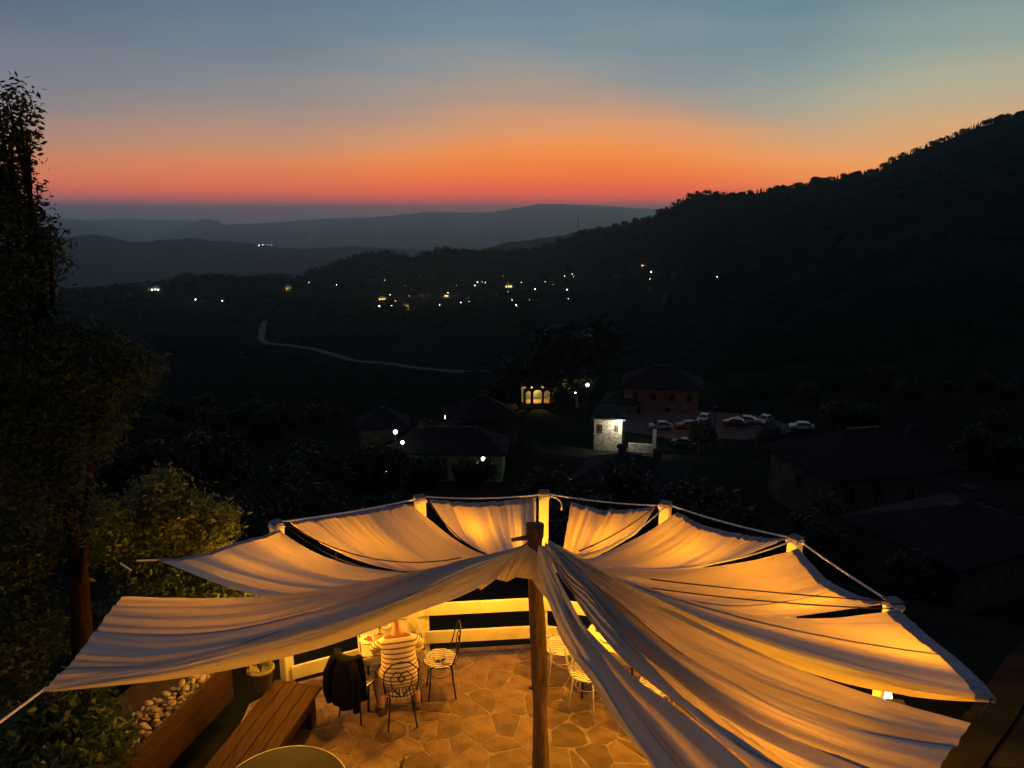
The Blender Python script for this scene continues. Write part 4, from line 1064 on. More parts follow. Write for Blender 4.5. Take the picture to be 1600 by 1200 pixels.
# ------------------------------------------------------------------ the dark roof near the right edge
def near_roof():
    root = empty('stone_roof', (4.6, 4.2, 0)); tag(root, 'dark slate slab roof at the right bottom corner', 'roof'); o = root.location
    a = P(1600, 1022, 1.0); c = P(1440, 1240, 1.0)
    d = (c - a); d.z = 0; d.normalize(); n_ = Vector((-d.y, d.x, 0));
    if n_.x < 0: n_ = -n_
    st = a - d * 1.3; st.z = .95
    MB().add([tuple(st - o), tuple(st + d * 5 - o), tuple(st + d * 5 + n_ * 3.2 + Vector((0, 0, 1.2)) - o), tuple(st + n_ * 3.2 + Vector((0, 0, 1.2)) - o)] + [tuple(Vector(((st + q - o).x, (st + q - o).y, -.3))) for q in (n_ * .3, d * 5 + n_ * .3, d * 5 + n_ * 3.2, n_ * 3.2)],
             [(0, 1, 2, 3), (4, 5, 1, 0), (5, 6, 2, 1), (6, 7, 3, 2), (7, 4, 0, 3)]).build('wall', M['dark_stone'], root)
    sl = Vector((n_.x * 3.2, n_.y * 3.2, 1.2)).normalized(); up = d.cross(sl).normalized();
    if up.z < 0: up = -up
    for r_ in range(8):
        s = 0 - rnd.uniform(0, .3)
        while s < 5:
            w = rnd.uniform(.28, .5); p = st - o + d * (s + w / 2) + sl * (r_ * .33 + .17 - .06) + up * (.02 + rnd.uniform(0, .02))
            m_ = Matrix((d.to_4d(), (sl + up * .07).normalized().to_4d(), up.to_4d(), Vector((0, 0, 0, 1)))).transposed(); m_[3][0] = m_[3][1] = m_[3][2] = 0
            for i in range(3): m_[i][3] = p[i]; 
            m_[3][3] = 1
            MB().box(-w / 2 + .008, w / 2 - .008, -.22 - rnd.uniform(0, .03), .2, -.012, .014, m_).build('slab', M['slab'], root); s += w
near_roof()

# ------------------------------------------------------------------ houses
def window(parent, mtx, w, h, lit=None):
    """window on wall plane: mtx has x along wall, z up, -y outwards"""
    b = MB().box(-w / 2 - .08, w / 2 + .08, -.06, .0, -h / 2 - .08, h / 2 + .08, mtx).build('window', M['frame'], parent)
    MB().box(-w / 2, w / 2, -.075, -.063, -h / 2, h / 2, mtx).build('pane', M[lit or 'pane'], b)
    MB().box(-.03, .03, -.1, -.078, -h / 2, h / 2, mtx).build('muntin', M['frame'], b)
def house(name, label, base, W, D, H, rz, wallm, roofh, wins=(), over=.5, chim=((.2, .1),), lit=None, hip=True, roofm='slate', cat='house', group=None, found=5, tiles=False):
    root = empty(name, base, R_(rz)); tag(root, label, cat, group)
    MB().box(-W / 2, W / 2, -D / 2, D / 2, -found, H).build('wall', M[wallm], root)
    x, y, t = W / 2 + over, D / 2 + over, .22
    rx = max(.3, x - y) if hip else x; mb = MB()
    v = [(-x, -y, H), (x, -y, H), (x, y, H), (-x, y, H), (-rx, 0, H + roofh), (rx, 0, H + roofh)]
    mb.add([(a, b, c + .003) for a, b, c in v] + [(a, b, H + t) if c == H else (a, b, c + t) for a, b, c in v],
           [(0, 1, 2, 3), (6, 7, 11, 10), (7, 8, 11), (8, 9, 10, 11), (9, 6, 10), (0, 6, 7, 1)[::-1], (1, 7, 8, 2)[::-1], (2, 8, 9, 3)[::-1], (3, 9, 6, 0)[::-1]])
    rf = mb.build('roof', M[roofm], root)
    # ridge line of larger slabs
    MB().bar((-rx, 0, H + roofh + t), (rx, 0, H + roofh + t), .45, .16).build('ridge', M['stone'], rf)
    for cx, cy_ in chim:
        cz = H + roofh * (1 - abs(cy_) * 2) * .8
        c_ = MB().box(cx * W - .35, cx * W + .35, cy_ * D - .35, cy_ * D + .35, cz - 1, cz + 1.3).build('chimney', M['plaster_w'], rf); MB().box(cx * W - .5, cx * W + .5, cy_ * D - .5, cy_ * D + .5, cz + 1.303, cz + 1.45).build('cap', M['slate'], c_)
    for (sd, f, z, w, h, *l) in wins:
        if sd == 'f': m_ = Matrix.Translation((f * W, -D / 2 - .003, z))
        elif sd == 'l': m_ = Matrix.Translation((-W / 2 - .003, f * D, z)) @ Matrix.Rotation(R_(-90), 4, 'Z')
        else: m_ = Matrix.Translation((W / 2 + .003, f * D, z)) @ Matrix.Rotation(R_(90), 4, 'Z')
        window(root, m_, w, h, l[0] if l else None)
    return root
big = house('large_house', 'large brownish house behind the parked cars', HS['big'], 15, 11, 7.0, -12, 'plaster_o', 3.6,
      [('f', -.35, 5.2, 1, 1.5), ('f', -.1, 5.2, 1, 1.5), ('f', .15, 5.2, 1, 1.5), ('f', .38, 5.2, 1, 1.5), ('f', -.3, 2.2, 1, 1.5), ('f', .1, 2.2, 1, 1.5), ('r', -.2, 5.2, 1, 1.5), ('r', .2, 5.2, 1, 1.5)], 1.0)
bb = HS['big']
wing = house('annex_house', 'low brownish annex at the left of the large house', (bb.x - 8.6, bb.y - 1.5, bb.z - .5), 6.5, 7, 4.2, -12, 'plaster_o', 1.8, [('f', -.2, 2.4, .9, 1.3), ('f', .25, 2.4, .9, 1.3)], .6, chim=())
st = HS['stone']
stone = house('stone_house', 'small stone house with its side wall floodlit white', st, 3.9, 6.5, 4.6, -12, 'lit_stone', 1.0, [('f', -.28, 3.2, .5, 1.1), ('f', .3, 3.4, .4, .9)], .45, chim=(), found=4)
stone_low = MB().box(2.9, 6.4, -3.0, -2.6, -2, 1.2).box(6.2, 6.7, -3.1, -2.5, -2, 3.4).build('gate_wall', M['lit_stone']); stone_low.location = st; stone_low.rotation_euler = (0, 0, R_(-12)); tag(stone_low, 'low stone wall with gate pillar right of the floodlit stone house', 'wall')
point('flood_light', (st.x + .8, st.y - 4.6, st.z + 4.3), 1300, (1, .95, .72), .15)
gr = HS['green']
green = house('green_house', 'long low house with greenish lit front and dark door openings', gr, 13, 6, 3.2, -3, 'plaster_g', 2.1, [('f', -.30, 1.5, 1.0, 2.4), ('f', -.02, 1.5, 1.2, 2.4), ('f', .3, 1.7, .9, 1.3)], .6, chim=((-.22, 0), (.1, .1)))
point('porch_light', (gr.x - 6.2, gr.y - 4.2, gr.z + 3.6), 32, (.85, 1, .45), .12)
house('slate_house', 'slate roofed house behind the green lit house', HS['behind'], 8, 7, 3.8, 20, 'stone', 2.4, [('f', .2, 2, .9, 1.2)], .6, chim=((.1, .1),))
house('old_house', 'dim house beside the street lamps left of the green lit house', HS['leftish'], 5.5, 5, 4.2, 10, 'stone', 1.8, [('f', .2, 2.4, .8, 1.2)], .4, chim=())
rt = HS['right']
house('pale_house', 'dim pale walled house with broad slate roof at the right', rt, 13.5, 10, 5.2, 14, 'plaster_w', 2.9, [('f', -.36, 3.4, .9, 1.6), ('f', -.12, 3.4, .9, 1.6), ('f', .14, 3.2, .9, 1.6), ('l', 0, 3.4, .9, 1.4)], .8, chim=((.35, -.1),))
rf_ = HS['roof']
house('slate_cottage', 'dim cottage with pale ridge stones below the right house', rf_, 9, 7, 3.0, 24, 'stone', 1.5, [], .6, chim=((.1, 0),))
md_ = HS['mid']
house('dark_house', 'dark slate roofed house just beyond the tall middle post', md_, 10, 8, 4.0, -20, 'stone', 2.3, [('f', -.2, 2.4, .8, 1.2)], .6, chim=((-.1, 0), (.25, .1)))
# chapel with lit arched openings
def chapel():
    b = HS['chapel']; root = empty('chapel_porch', b, R_(6)); tag(root, 'small arcade porch with two glowing yellow arched openings', 'building')
    MB().box(-2.9, 2.9, -2, 2, -5, 1.0).build('wall', M['plaster_o'], root)
    for x in (-2.65, -1.15, 1.05, 2.65): MB().box(x - .25, x + .25, -2, -1.5, 1.003, 4.0).build('pillar', M['plaster_o'], root)
    def arch(x0, x1, zs):
        mb = MB(); n = 10; q = []
        for i in range(n + 1):
            t = math.pi * i / n; q.append(((x0 + x1) / 2 - math.cos(t) * (x1 - x0) / 2, zs + math.sin(t) * (x1 - x0) / 2 * .7))
        top = 4.6
        V = [(x, -2, z) for x, z in q] + [(x, -2, top) for x, z in q] + [(x, -1.5, z) for x, z in q] + [(x, -1.5, top) for x, z in q]; m_ = n + 1
        F = [(i, i + 1, m_ + i + 1, m_ + i) for i in range(n)] + [(2 * m_ + i, 3 * m_ + i, 3 * m_ + i + 1, 2 * m_ + i + 1) for i in range(n)] + [(i, 2 * m_ + i, 2 * m_ + i + 1, i + 1) for i in range(n)]
        return mb.add(V, F)
    for a, c in ((-2.4, -1.4), (-.9, .8), (1.3, 2.4)): arch(a, c, 3.2).build('arch', M['plaster_o'], root)
    MB().box(-2.9, 2.9, 1.7, 2.0, 1.003, 4.6).build('back_wall', M['plaster_w'], root)
    mb = MB(); v = [(-3.3, -2.4, 4.603), (3.3, -2.4, 4.603), (3.3, 2.4, 4.603), (-3.3, 2.4, 4.603), (-1.2, 0, 6.2), (1.2, 0, 6.2)]; mb.add(v, [(0, 3, 2, 1), (0, 1, 5, 4), (1, 2, 5), (2, 3, 4, 5), (3, 0, 4)]).build('roof', M['slate'], root)
    point('porch_lamp', (-.1, .3, 3.6), 2000, (1, .66, .17), .1, root)
chapel()

# ------------------------------------------------------------------ parking lot and cars
def parking():
    c = Vector((pk.x - 2, 136, PARK_Z)); mb = MB(); n = 30; V = [(c.x + math.cos(2 * math.pi * i / n) * 16 * (1 + .22 * noise.noise(Vector((i * .45, 2, 7)))), c.y + math.sin(2 * math.pi * i / n) * 10 * (1 + .3 * noise.noise(Vector((i * .5, 9, 1)))), PARK_Z + .15) for i in range(n)]
    V += [(x * 1.0, y, PARK_Z - 2.5) for x, y, z in V]; mb.add(V, [tuple(range(n))] + [(i, n + i, n + (i + 1) % n, (i + 1) % n) for i in range(n)])
    o = mb.build('parking_lot', M['paving']); tag(o, kind='structure')
    return c
pc = parking()
CARP = {}
def car(paint, estate=False):
    root = empty('parked_car'); L_, W_ = 4.3, 1.74
    prof = [(-2.15, .35), (-2.15, .72), (-2.02, .86), (-1.25, .95), (-.62, 1.38), (-.3, 1.46), (.7, 1.46), (1.35 if not estate else 1.75, 1.30), (1.85 if not estate else 2.0, .98), (2.12, .92), (2.15, .6), (2.12, .35)]
    mb = MB(); k = len(prof)
    for y, sx in ((-W_ / 2, 1), (-W_ / 2 + .16, 1), (W_ / 2 - .16, 1), (W_ / 2, 1)):
        out = abs(y) > W_ / 2 - .05
        for x, z in prof:
            if out and z > 1.0: mb.v.append((x * .93, math.copysign(W_ / 2 - .12, y), z - .05))
            elif out: mb.v.append((x * .985, y, z))
            else: mb.v.append((x, y, z))
    for r_ in range(3):
        for i in range(k): mb.f.append((r_ * k + i, r_ * k + (i + 1) % k, (r_ + 1) * k + (i + 1) % k, (r_ + 1) * k + i))
    mb.f += [tuple(range(k))[::-1], tuple(3 * k + i for i in range(k))]
    mb.build('body', paint, root, bevel=.0)
    wx = [(-1.15, .99), (-.6, 1.36), (-.28, 1.42), (.66, 1.42), (1.28, 1.26), (1.5, 1.0)]
    for s in (-1, 1):
        V = [(x, s * (W_ / 2 - .115 + (.105 if z < 1.05 else 0.004) + .012), z) for x, z in wx]; V2 = [(x, y - s * .03, z) for x, y, z in V]
        MB().add(V + V2, [tuple(range(6)), tuple(range(6, 12))[::-1]] + [(i, (i + 1) % 6, 6 + (i + 1) % 6, 6 + i) for i in range(6)]).build('side_window', M['autoglass'], root)
        for x in (-1.32, 1.33):
            wl = MB().lathe([(.001, -.1), (.29, -.1), (.32, -.07), (.32, .07), (.29, .1), (.001, .1)], n=18); m_ = Matrix.Translation((x, s * (W_ / 2 - .07), .32)) @ Matrix.Rotation(R_(90), 4, 'X'); wl.v = [tuple(m_ @ Vector(p)) for p in wl.v]; wo = wl.build('wheel', M['tyre'], root, True)
            rm = MB().lathe([(.001, -.02), (.19, -.02), (.19, .02), (.001, .03)], n=12); m_ = Matrix.Translation((x, s * (W_ / 2 + .025), .32)) @ Matrix.Rotation(R_(-90 * s), 4, 'X'); rm.v = [tuple(m_ @ Vector(p)) for p in rm.v]; rm.build('rim', M['metal'], wo)
        MB().box(-2.165, -2.10, s * .62 - .17, s * .62 + .17, .62, .74).build('headlight', M['porcelain'], root); MB().box(2.11, 2.165, s * .66 - .14, s * .66 + .14, .66, .84).build('tail_light', M['food'], root)
    MB().add([(-1.22, -.66, .985), (-.64, -.6, 1.395), (-.64, .6, 1.395), (-1.22, .66, .985)], [(0, 3, 2, 1)]).build('windscreen', M['autoglass'], root)
    MB().add([(1.36, -.6, 1.315), (1.84, -.64, 1.02), (1.84, .64, 1.02), (1.36, .6, 1.315)], [(0, 3, 2, 1)]).build('rear_window', M['autoglass'], root)
    return root
paints = {k: mat('paint_' + k, c, .3, spec=.6) for k, c in (('silver', (.25, .26, .26)), ('red', (.2, .012, .012)), ('black', (.012, .013, .015)), ('white', (.30, .31, .31)), ('grey', (.12, .13, .14)))}
protos = {}
cars = [('silver', 1032, 667, 4, 'silver hatchback parked nearest the floodlit stone house'), ('red', 1075, 666, 2, 'red car parked beside the silver hatchback'), ('black', 1068, 694, -28, 'dark car with white rear light at the near edge of the parking lot'),
        ('silver', 1100, 655, 60, 'grey silver car behind the lamp post in the parking lot'), ('black', 1148, 662, -20, 'black car in the middle row of the parking lot'), ('grey', 1165, 658, -25, 'grey car next to the black one'), ('white', 1195, 657, 50, 'whitish car at the far side of the parking lot'),
        ('white', 1252, 668, -10, 'pale car alone at the right end of the parking lot')]
for pn, u, v, rz, lb in cars:
    if pn not in protos: protos[pn] = car(paints[pn]); o = protos[pn]
    else: o = copy_tree(protos[pn])
    p = P(u, v + 3, PARK_Z + .15); o.location = p; o.rotation_euler = (0, 0, R_(rz)); tag(o, lb, 'car', 'cars in the parking lot')
    flat_ = 0
# parking lamp and bollards
def street_lamp(label, p, h, head='g_white', r=.22, group=None, lit=0, c=(1, .93, .7), pole=True):
    root = empty('street_lamp', p); tag(root, label, 'street lamp', group)
    MB().tube([(0, 0, -1), (0, 0, h * .6), (0, 0, h)], [.09, .06, .045], 6).build('pole', M['metal'], root)
    MB().lathe([(r * .3, 0), (r * .85, r * .45), (r, r), (r * .8, r * 1.6), (r * .25, r * 1.95)], (0, 0, h), 10).build('lamp_head', M[head], root, True)
    if lit: point('lamp_light', (0, -r * 1.5, h + r), lit, c, .2, root)
    return root
lp = P(1114, 701, PARK_Z)
root = empty('lamp_post', (lp.x, lp.y, PARK_Z)); tag(root, 'unlit dark lamp post standing in front of the parking lot', 'lamp post'); MB().tube([(0, 0, -3), (0, 0, 6.6)], .1, 8).build('pole', M['iron'], root); MB().lathe([(.1, 6.6), (.4, 6.9), (.35, 7.3), (.05, 7.5)], n=10).build('lamp_head', M['iron'], root)
for i, u in enumerate((1098, 1128, 1145, 1158)):
    p = P(u, 700 - i * 2, PARK_Z + .15); o = MB().lathe([(.12, -.5), (.12, .8), (.16, .85), (.1, 1.0)], n=8).build('bollard', M['stone'], None); o.location = p; tag(o, 'short dark bollard along the near edge of the parking lot', 'bollard', 'bollards at the parking lot')
point('lot_light', (pc.x - 3, pc.y - 4, PARK_Z + 9), 480, (1, .5, .38), .3)

# near street lamps
def near_lamp(label, u, v, r, h, head='g_pale', lit=60, rad=.2, c=(1, .95, .75)):
    p = PR(u, v, r); p.z -= h; street_lamp(label, p, h, head, rad, None, lit, c)
near_lamp('street lamp glowing white at the corner of the old dim house', 577, 671, 92, 5, lit=14, rad=.26)
near_lamp('brightest street lamp on a dark post left of the green lit house', 618, 678, 82, 5.5, lit=24, rad=.24)
near_lamp('small white lamp just above the eaves of the green lit house', 629, 694, 80, 3.9, lit=10, rad=.2)
near_lamp('white lamp half hidden by leaves above the green lit house', 699, 656, 105, 4, lit=120, rad=.4)
near_lamp('round white lamp low below the green lit house', 755, 720, 76, 3, lit=50, rad=.22)
near_lamp('white lamp at the right of the arcade porch', 918, 604, 150, 4, lit=60, rad=.36)
near_lamp('faint lamp below the arcade porch lamp', 899, 615, 148, 3, lit=0, rad=.16)
near_lamp('orange lamp hidden among branches beneath the dim house', 603, 738, 70, 2.2, 'g_lamp', 14, .1, (1, .4, .08))
near_lamp('small porch light on the dim pale house at the right', 1301, 784, 74, 2, 'g_lamp', 5, .09, (1, .7, .4))
near_lamp('white lamp on the slope below the middle post', 940, 770, 60, 2, 'g_lamp', 26, .08, (1, .5, .2))
near_lamp('tiny lamp at the far right side of the dark slope', 1350, 700, 120, 3, 'g_pale', 0, .06)

# ------------------------------------------------------------------ far village
WH = [(306, 471), (348, 473), (332, 433), (372, 434), (483, 443), (526, 447), (593, 482), (612, 481), (619, 482), (687, 480), (720, 476), (742, 448), (746, 442), (758, 443), (815, 443), (826, 436), (836, 454), (852, 442),
      (882, 433), (894, 430), (896, 434), (886, 455), (800, 472), (806, 480), (1017, 427), (1030, 406), (1040, 463), (1047, 462), (1120, 438), (373, 428), (700, 460), (738, 461)]
GL = 'white street lamps of the far village'
for i, (u, v) in enumerate(WH):
    p = hit(u, v + 3, 500)
    if not p: continue
    big_ = (u, v) in ((306, 471), (348, 473), (593, 482), (836, 454), (742, 448), (1017, 427), (886, 455), (526, 447))
    lb = 'white glowing street lamp on the far village hillside'
    if u in (306,): lb = 'left one of two bright lamps on the dark left hill'
    elif u == 348: lb = 'right one of two bright lamps on the dark left hill'
    elif u == 1120: lb = 'lone faint lamp on the right mountain slope'
    elif u == 1017: lb = 'bright lamp on the slope right of the mast'
    street_lamp(lb, p, 6, rnd.choice(['g_white', 'g_white', 'g_cool', 'g_warm']), .6 if big_ else .36, GL, 1500 if big_ or i % 3 == 0 else 0)
for i in range(26):
    u, v = rnd.uniform(580, 905), rnd.uniform(432, 484)
    if i > 20: u, v = rnd.uniform(965, 1060), rnd.uniform(408, 470)
    p = hit(u, v, 500)
    if p: street_lamp('tiny warm light among the far village houses', p, 3.5, 'g_yel2' if i % 2 else 'g_white', rnd.uniform(.16, .3), 'small warm lights of the far village')
YL = [(245, 452, 14, 'bright white walled house on the left hill crest', 'g_pale'), (451, 449, 8, 'small house with warm light on the far hill below the crest', 'g_yel'), (598, 466, 12, 'amber lit house at the left end of the far village', 'g_yel'), (634, 479, 14, 'broad yellow lit house low in the far village', 'g_yel'),
      (658, 463, 10, 'amber lit house right above the broad yellow one', 'g_yel'), (697, 460, 7, 'narrow orange lit house in the middle of the far village', 'g_yel'), (795, 446, 12, 'bright yellow house in the right half of the far village', 'g_yel'), (1006, 413, 9, 'greenish lit house high on the right slope', 'g_yel'), (988, 416, 9, 'dim lit house beside the greenish lit one on the right slope', None), (1045, 466, 10, 'house beneath the twin lamps on the right slope', None)]
for u, v, w, lb, gm in YL:
    p = hit(u, v + 4, 500); r = math.hypot(p.x, p.y); wm = w * r / FPX * 1.0
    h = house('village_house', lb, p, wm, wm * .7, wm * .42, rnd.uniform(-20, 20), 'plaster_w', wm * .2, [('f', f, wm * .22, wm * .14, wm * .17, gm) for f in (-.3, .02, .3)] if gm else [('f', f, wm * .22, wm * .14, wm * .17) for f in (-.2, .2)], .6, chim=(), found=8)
    if gm: point('house_light', (p.x + wm * .1, p.y - wm * .75, p.z + wm * .5), 15000 if gm == 'g_yel' else 12000, (1, .55, .15) if gm == 'g_yel' else (1, .95, .8), .5)
VM = [('the bright white walled house', 245, 452), ('the two bright lamps', 327, 471), ('the broad yellow lit house', 634, 479), ('the amber lit house at the village end', 598, 466), ('the narrow orange lit house', 697, 460), ('the bright yellow village house', 795, 446), ('the greenish lit house', 1006, 413), ('the twin lamps on the right slope', 1045, 464), ('the row of far white lamps', 745, 443), ('the rightmost village lamps', 888, 434), ('the low village lamps', 803, 476)]
def where_v(u, v):
    n_, a, b = min(VM, key=lambda m_: math.hypot(u - m_[1], (v - m_[2]) * 2)); dx, dy = u - a, v - b
    return (('right of' if dx > 0 else 'left of') if abs(dx) > abs(dy) * 1.6 else ('below' if dy > 0 else 'above')) + ' ' + n_
for i in range(34):
    u, v = rnd.choice([(rnd.uniform(575, 900), rnd.uniform(436, 486)), (rnd.uniform(575, 900), rnd.uniform(436, 486)), (rnd.uniform(960, 1080), rnd.uniform(412, 468)), (rnd.uniform(160, 330), rnd.uniform(460, 490))])
    p = hit(u, v, 500)
    if p: house('village_house', rnd.choice(['dim unlit house ', 'small dark house ', 'unlit gabled house ']) + where_v(u, v), p, rnd.uniform(9, 15), rnd.uniform(8, 10), rnd.uniform(4, 6.5), rnd.uniform(-60, 60), rnd.choice(['plaster_w', 'stone']), 2.4, [('f', f, 3, .9, 1.3) for f in (-.25, .25)], .6, chim=(), group='unlit houses of the far village', found=8)
for u, v in ((405, 384), (411, 383), (418, 382), (424, 384), (486, 371), (490, 370), (496, 371)):
    p = hit(u, v + 1, 3000)
    if p: street_lamp('tiny light of a distant settlement on the blue ridges', p, 10, 'g_far', 1.3 if v > 380 else 1.1, 'lights on the distant blue ridges')
# mast on the ridge
p = hit(903, 360, 2600) or PR(903, 358, 4600)
root = empty('radio_mast', p); tag(root, 'thin radio mast on the ridge against the blue mountains', 'mast')
mh = (PR(903, 336, math.hypot(p.x, p.y)).z - p.z); MB().tube([(0, 0, -10), (0, 0, mh)], [2.6, 1.6], 6).build('pole', M['metal'], root); MB().box(-3.2, 3.2, -2, 2, mh * .55, mh * .58).box(-2.4, 2.4, -2, 2, mh * .78, mh * .81).build('platform', M['metal'], root)

# ------------------------------------------------------------------ valley trees
def crown_mesh(seed, shape='round', n=620, leaf=.30):
    rs = np.random.RandomState(seed); b = []
    for k in range(9):
        a = rs.uniform(0, 6.28); q = rs.uniform(.2, .62); b.append(((math.cos(a) * q, math.sin(a) * q, .95 + rs.uniform(-.35, .5)), (rs.uniform(.25, .42),) * 3))
    b.append(((0, 0, 1.2), (.45, .45, .5)))
    return leaf_arrays(b, n, 7, leaf * .3, .06, rs)
TM = []
for sd in range(5):
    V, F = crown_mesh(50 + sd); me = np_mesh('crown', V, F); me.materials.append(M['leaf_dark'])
    tb = limbs((0, 0, -.3), (0, 0, 1.0), [((.3, .1, 1.1), (.2, .2, .2)), ((-.3, -.1, 1.0), (.2, .2, .2))], .055, .03); tm = tb.mesh('trunk'); tm.materials.append(M['trunk']); TM.append((me, tm))
MARKS = [('the green lit house', 700, 700), ('the pale house at the right', 1335, 745), ('the parking lot', 1140, 678), ('the floodlit stone house', 950, 670), ('the large brownish house', 1030, 600), ('the arcade porch', 830, 612),
         ('the slate cottage', 1480, 850), ('the leftmost terrace post', 432, 800), ('the tall middle post', 850, 750), ('the left edge tree', 200, 600), ('the pale valley road', 600, 565), ('the old dim house', 590, 690), ('the low shrub tree', 270, 760), ('the right mountain foot', 1450, 620), ('the right rear post', 1240, 800)]
def where(u, v, marks=MARKS):
    n_, a, b = min(marks, key=lambda m_: math.hypot(u - m_[1], (v - m_[2]) * 1.6)); dx, dy = u - a, v - b
    d = ('right of' if dx > 0 else 'left of') if abs(dx) > abs(dy) * 1.6 else ('below' if dy > 0 else 'above')
    return ('just ' if math.hypot(dx, dy) < 60 else 'well ' if math.hypot(dx, dy) > 130 else '') + d + ' ' + n_
def valley_tree(label, p, s, group, k=None):
    root = empty('leafy_tree', p, rnd.uniform(0, 6.28)); tag(root, label, 'tree', group); me, tm = TM[rnd.randrange(5) if k is None else k]
    for nm, m_ in (('crown', me), ('trunk', tm)):
        o = bpy.data.objects.new(nm, m_); col.objects.link(o); o.parent = root
    root.scale = (s, s, s * rnd.uniform(.9, 1.15)); return root
valley_tree('huge dark tree rising over the arcade porch', HS['chapel'] + Vector((9, 6, -4)), 11, None, 0).scale = (13, 12, 11.5)
valley_tree('dark bushy tree left of the huge one', HS['chapel'] + Vector((-5, 14, -6)), 8, None, 1)
valley_tree('tree lit yellow by the porch lamp beside the arches', HS['chapel'] + Vector((5.2, -1.2, -1.2)), 3.2, None, 2)
valley_tree('tree whose leaves hide the white lamp above the green lit house', PR(700, 668, 102) + Vector((0, 0, -5)), 3.4, None, 3)
valley_tree('slender tree lit orange beneath the dim old house', PR(603, 762, 70) + Vector((0, 0, -1)), 2.6, None, 4)
for u_, v_, r_, s_, lb_ in ((655, 752, 74, 3.0, 'dark tree hiding the left foot of the green lit house'), (735, 757, 73, 2.8, 'dark tree in front of the right half of the green lit house'), (585, 742, 79, 3.2, 'dark tree in front of the old dim house'), (1010, 752, 66, 3.0, 'dark tree beyond the narrow pleated sail'),
                       (1090, 722, 110, 2.6, 'dark bushy tree below the lamp post of the parking lot'), (1205, 706, 112, 3.0, 'dark bushy tree at the right end of the parking lot'), (1290, 800, 66, 3.0, 'dark tree before the left corner of the pale house'), (1420, 905, 44, 2.2, 'dark tree before the slate cottage')):
    p_ = PR(u_, v_, r_); p_.z = height(p_.x, p_.y) - .3; valley_tree(lb_, p_, s_, None)
def blocked(p):
    return any(math.hypot(p.x - q.x, p.y - q.y) < rr for q, rr in ((HS['big'], 15), (HS['stone'], 9), (HS['green'], 10), (HS['chapel'], 8), (HS['right'], 11), (HS['roof'], 8), (HS['mid'], 9), (HS['leftish'], 5), (HS['behind'], 7), (Vector((pc.x, pc.y, 0)), 21)))
cnt = 0
while cnt < 120:
    u, v = rnd.uniform(60, 1640), rnd.uniform(560, 900); p = hit(u, v)
    if not p or p.length > 300 or p.length < 24 or blocked(p): cnt += .2; continue
    r = math.hypot(p.x, p.y); s = rnd.uniform(2.6, 4.2) * (1 if r > 60 else .7)
    # keep the lit houses, cars and lamps in view
    uu, vv = proj(p + Vector((0, 0, s * 1.6))); 
    if any(abs(uu - a) < b + s * FPX / r and vv < c and proj(p)[1] > d for a, b, c, d in ((1000, 110, 700, 600), (1180, 100, 690, 640), (690, 90, 735, 640), (600, 45, 760, 660), (840, 30, 640, 600), (1330, 110, 800, 700))): cnt += .2; continue
    valley_tree(('small' if s < 2.9 else 'tall' if s > 3.8 else 'rounded') + ' dark tree ' + where(*proj(p + Vector((0, 0, s)))), p + Vector((0, 0, -.4)), s, 'dark trees on the slope below the terrace'); cnt += 1

# skyline trees
def conifer_mesh(seed):
    rs = random.Random(seed); mb = MB(); h = 1.0; n = 9; lv = 6
    mb.tube([(0, 0, -.3), (0, 0, .5)], [.035, .02], 5)
    for k in range(lv):
        z0 = .12 + .78 * k / lv; r = .24 * (1 - k / lv * .85) * rs.uniform(.8, 1.15); V = [(0, 0, z0 + .24)]; 
        for j in range(n): a = 2 * math.pi * j / n + rs.uniform(-.2, .2); q = r * rs.uniform(.6, 1.15); V.append((math.cos(a) * q, math.sin(a) * q, z0 + rs.uniform(-.03, .03)))
        mb.add(V, [(0, 1 + j, 1 + (j + 1) % n) for j in range(n)])
    me = mb.mesh('conifer'); me.materials.append(M['conifer']); return me
def bushy_mesh(seed, n=150):
    rs = np.random.RandomState(seed); V, F = leaf_arrays([((0, 0, .5), (.42, .42, .38)), ((.2, .1, .7), (.25, .25, .25)), ((-.2, 0, .4), (.3, .3, .3))], n, 3, .10, .04, rs)
    me = np_mesh('bush', V, F); me.materials.append(M['leaf_dark']); return me
CM = [conifer_mesh(s) for s in range(5)]; BM_ = [bushy_mesh(s) for s in range(4)]
def skyline(u0, u1, step, hs, kind, label, group, v_off=0):
    u = u0; n = 0
    while u < u1:
        a, _ = azel(u, 400); rc = itp(R_CREST, a) * rnd.uniform(.985, 1.0); d = Vector((math.sin(R_(a)), math.cos(R_(a)), 0)); x, y = d.x * rc, d.y * rc
        s = rnd.uniform(*hs); me = rnd.choice(CM if kind == 'c' or (kind == 'm' and rnd.random() < .6) else BM_)
        o = bpy.data.objects.new('pine_tree' if kind == 'c' else 'ridge_tree', me); col.objects.link(o); o.location = (x, y, height(x, y) - .22 * s); o.rotation_euler = (0, 0, rnd.uniform(0, 6.28))
        w = s * (1.4 if me in BM_ else rnd.uniform(.8, 1.2)); o.scale = (w, w, s); tag(o, label, 'tree', group); u += step * rnd.uniform(.3, 1.7); n += 1
skyline(1025, 1380, 3.7, (6, 11), 'm', 'small dark tree on the lower crest of the right mountain', 'trees on the lower right skyline')
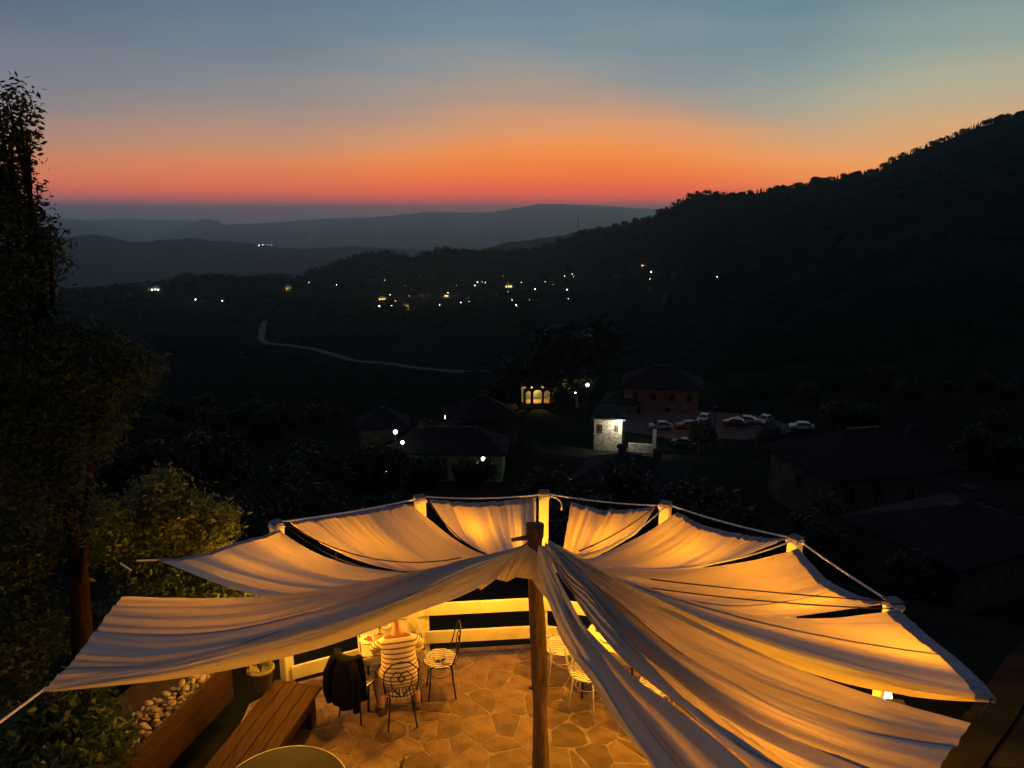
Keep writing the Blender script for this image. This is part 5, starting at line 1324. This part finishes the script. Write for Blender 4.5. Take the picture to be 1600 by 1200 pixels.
skyline(1380, 1640, 4.2, (5, 10), 'm', 'small dark tree on the steep upper crest of the right mountain', 'trees on the upper right skyline')
skyline(90, 270, 6, (8, 12), 'b', 'dark bushy tree on the low part of the left hill crest', 'bushy trees on the low left crest')
skyline(275, 450, 6, (14, 24), 'b', 'taller dark tree in the clump on the left hill crest', 'tall clump trees on the left crest')
skyline(452, 1020, 9, (7, 12), 'b', 'dark shrubby tree on the low middle ridge', 'trees on the middle ridge')

# woodland that covers the slopes (one mass)
RPS = [(a.x + (b.x - a.x) * k / 8 - j * .012 * a.x, a.y + (b.y - a.y) * k / 8 - j * .012 * a.y) for a, b in zip([q for q in rp if q], [q for q in rp if q][1:]) for k in range(8) for j in (0, 3)]
def woodland():
    bm = bmesh.new(); bmesh.ops.create_icosphere(bm, subdivisions=2, radius=1); bm.verts.ensure_lookup_table()
    base = np.array([tuple(v.co) for v in bm.verts]); tri = np.array([[v.index for v in f.verts] for f in bm.faces]); bm.free()
    tmpl = [base * (1 + nrs.uniform(-.28, .28, (len(base), 1))) for _ in range(8)]
    Vs, Fs, k = [], [], 0
    n = 0
    while n < 7500:
        a = nrs.uniform(-42, 42); r = 240 * (2300 / 240) ** (nrs.uniform() ** .8); x, y = r * math.sin(R_(a)), r * math.cos(R_(a))
        if r > itp(R_CREST, a) * 1.0: n += 1; continue
        if noise.noise(Vector((x / 160, y / 160, 4))) < -.12: n += .5; continue
        if 300 < r < 1100 and any((x - q[0]) ** 2 + (y - q[1]) ** 2 < 26 ** 2 for q in RPS): n += 1; continue
        if 1150 < r < 1650 and azu(560) < a < azu(920) and nrs.uniform() < .75: n += .5; continue
        z = height(x, y, False) if False else height(x, y); s = nrs.uniform(3, 6) * (1 + .4 * (r > 900)); m_ = tmpl[nrs.randint(8)]
        Vs.append(m_ * np.array([s, s, s * .9]) + np.array([x, y, z + s * .3])); Fs.append(tri + k); k += len(base); n += 1
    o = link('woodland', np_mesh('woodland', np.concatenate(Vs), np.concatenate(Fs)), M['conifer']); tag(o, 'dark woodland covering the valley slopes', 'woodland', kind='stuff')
woodland()
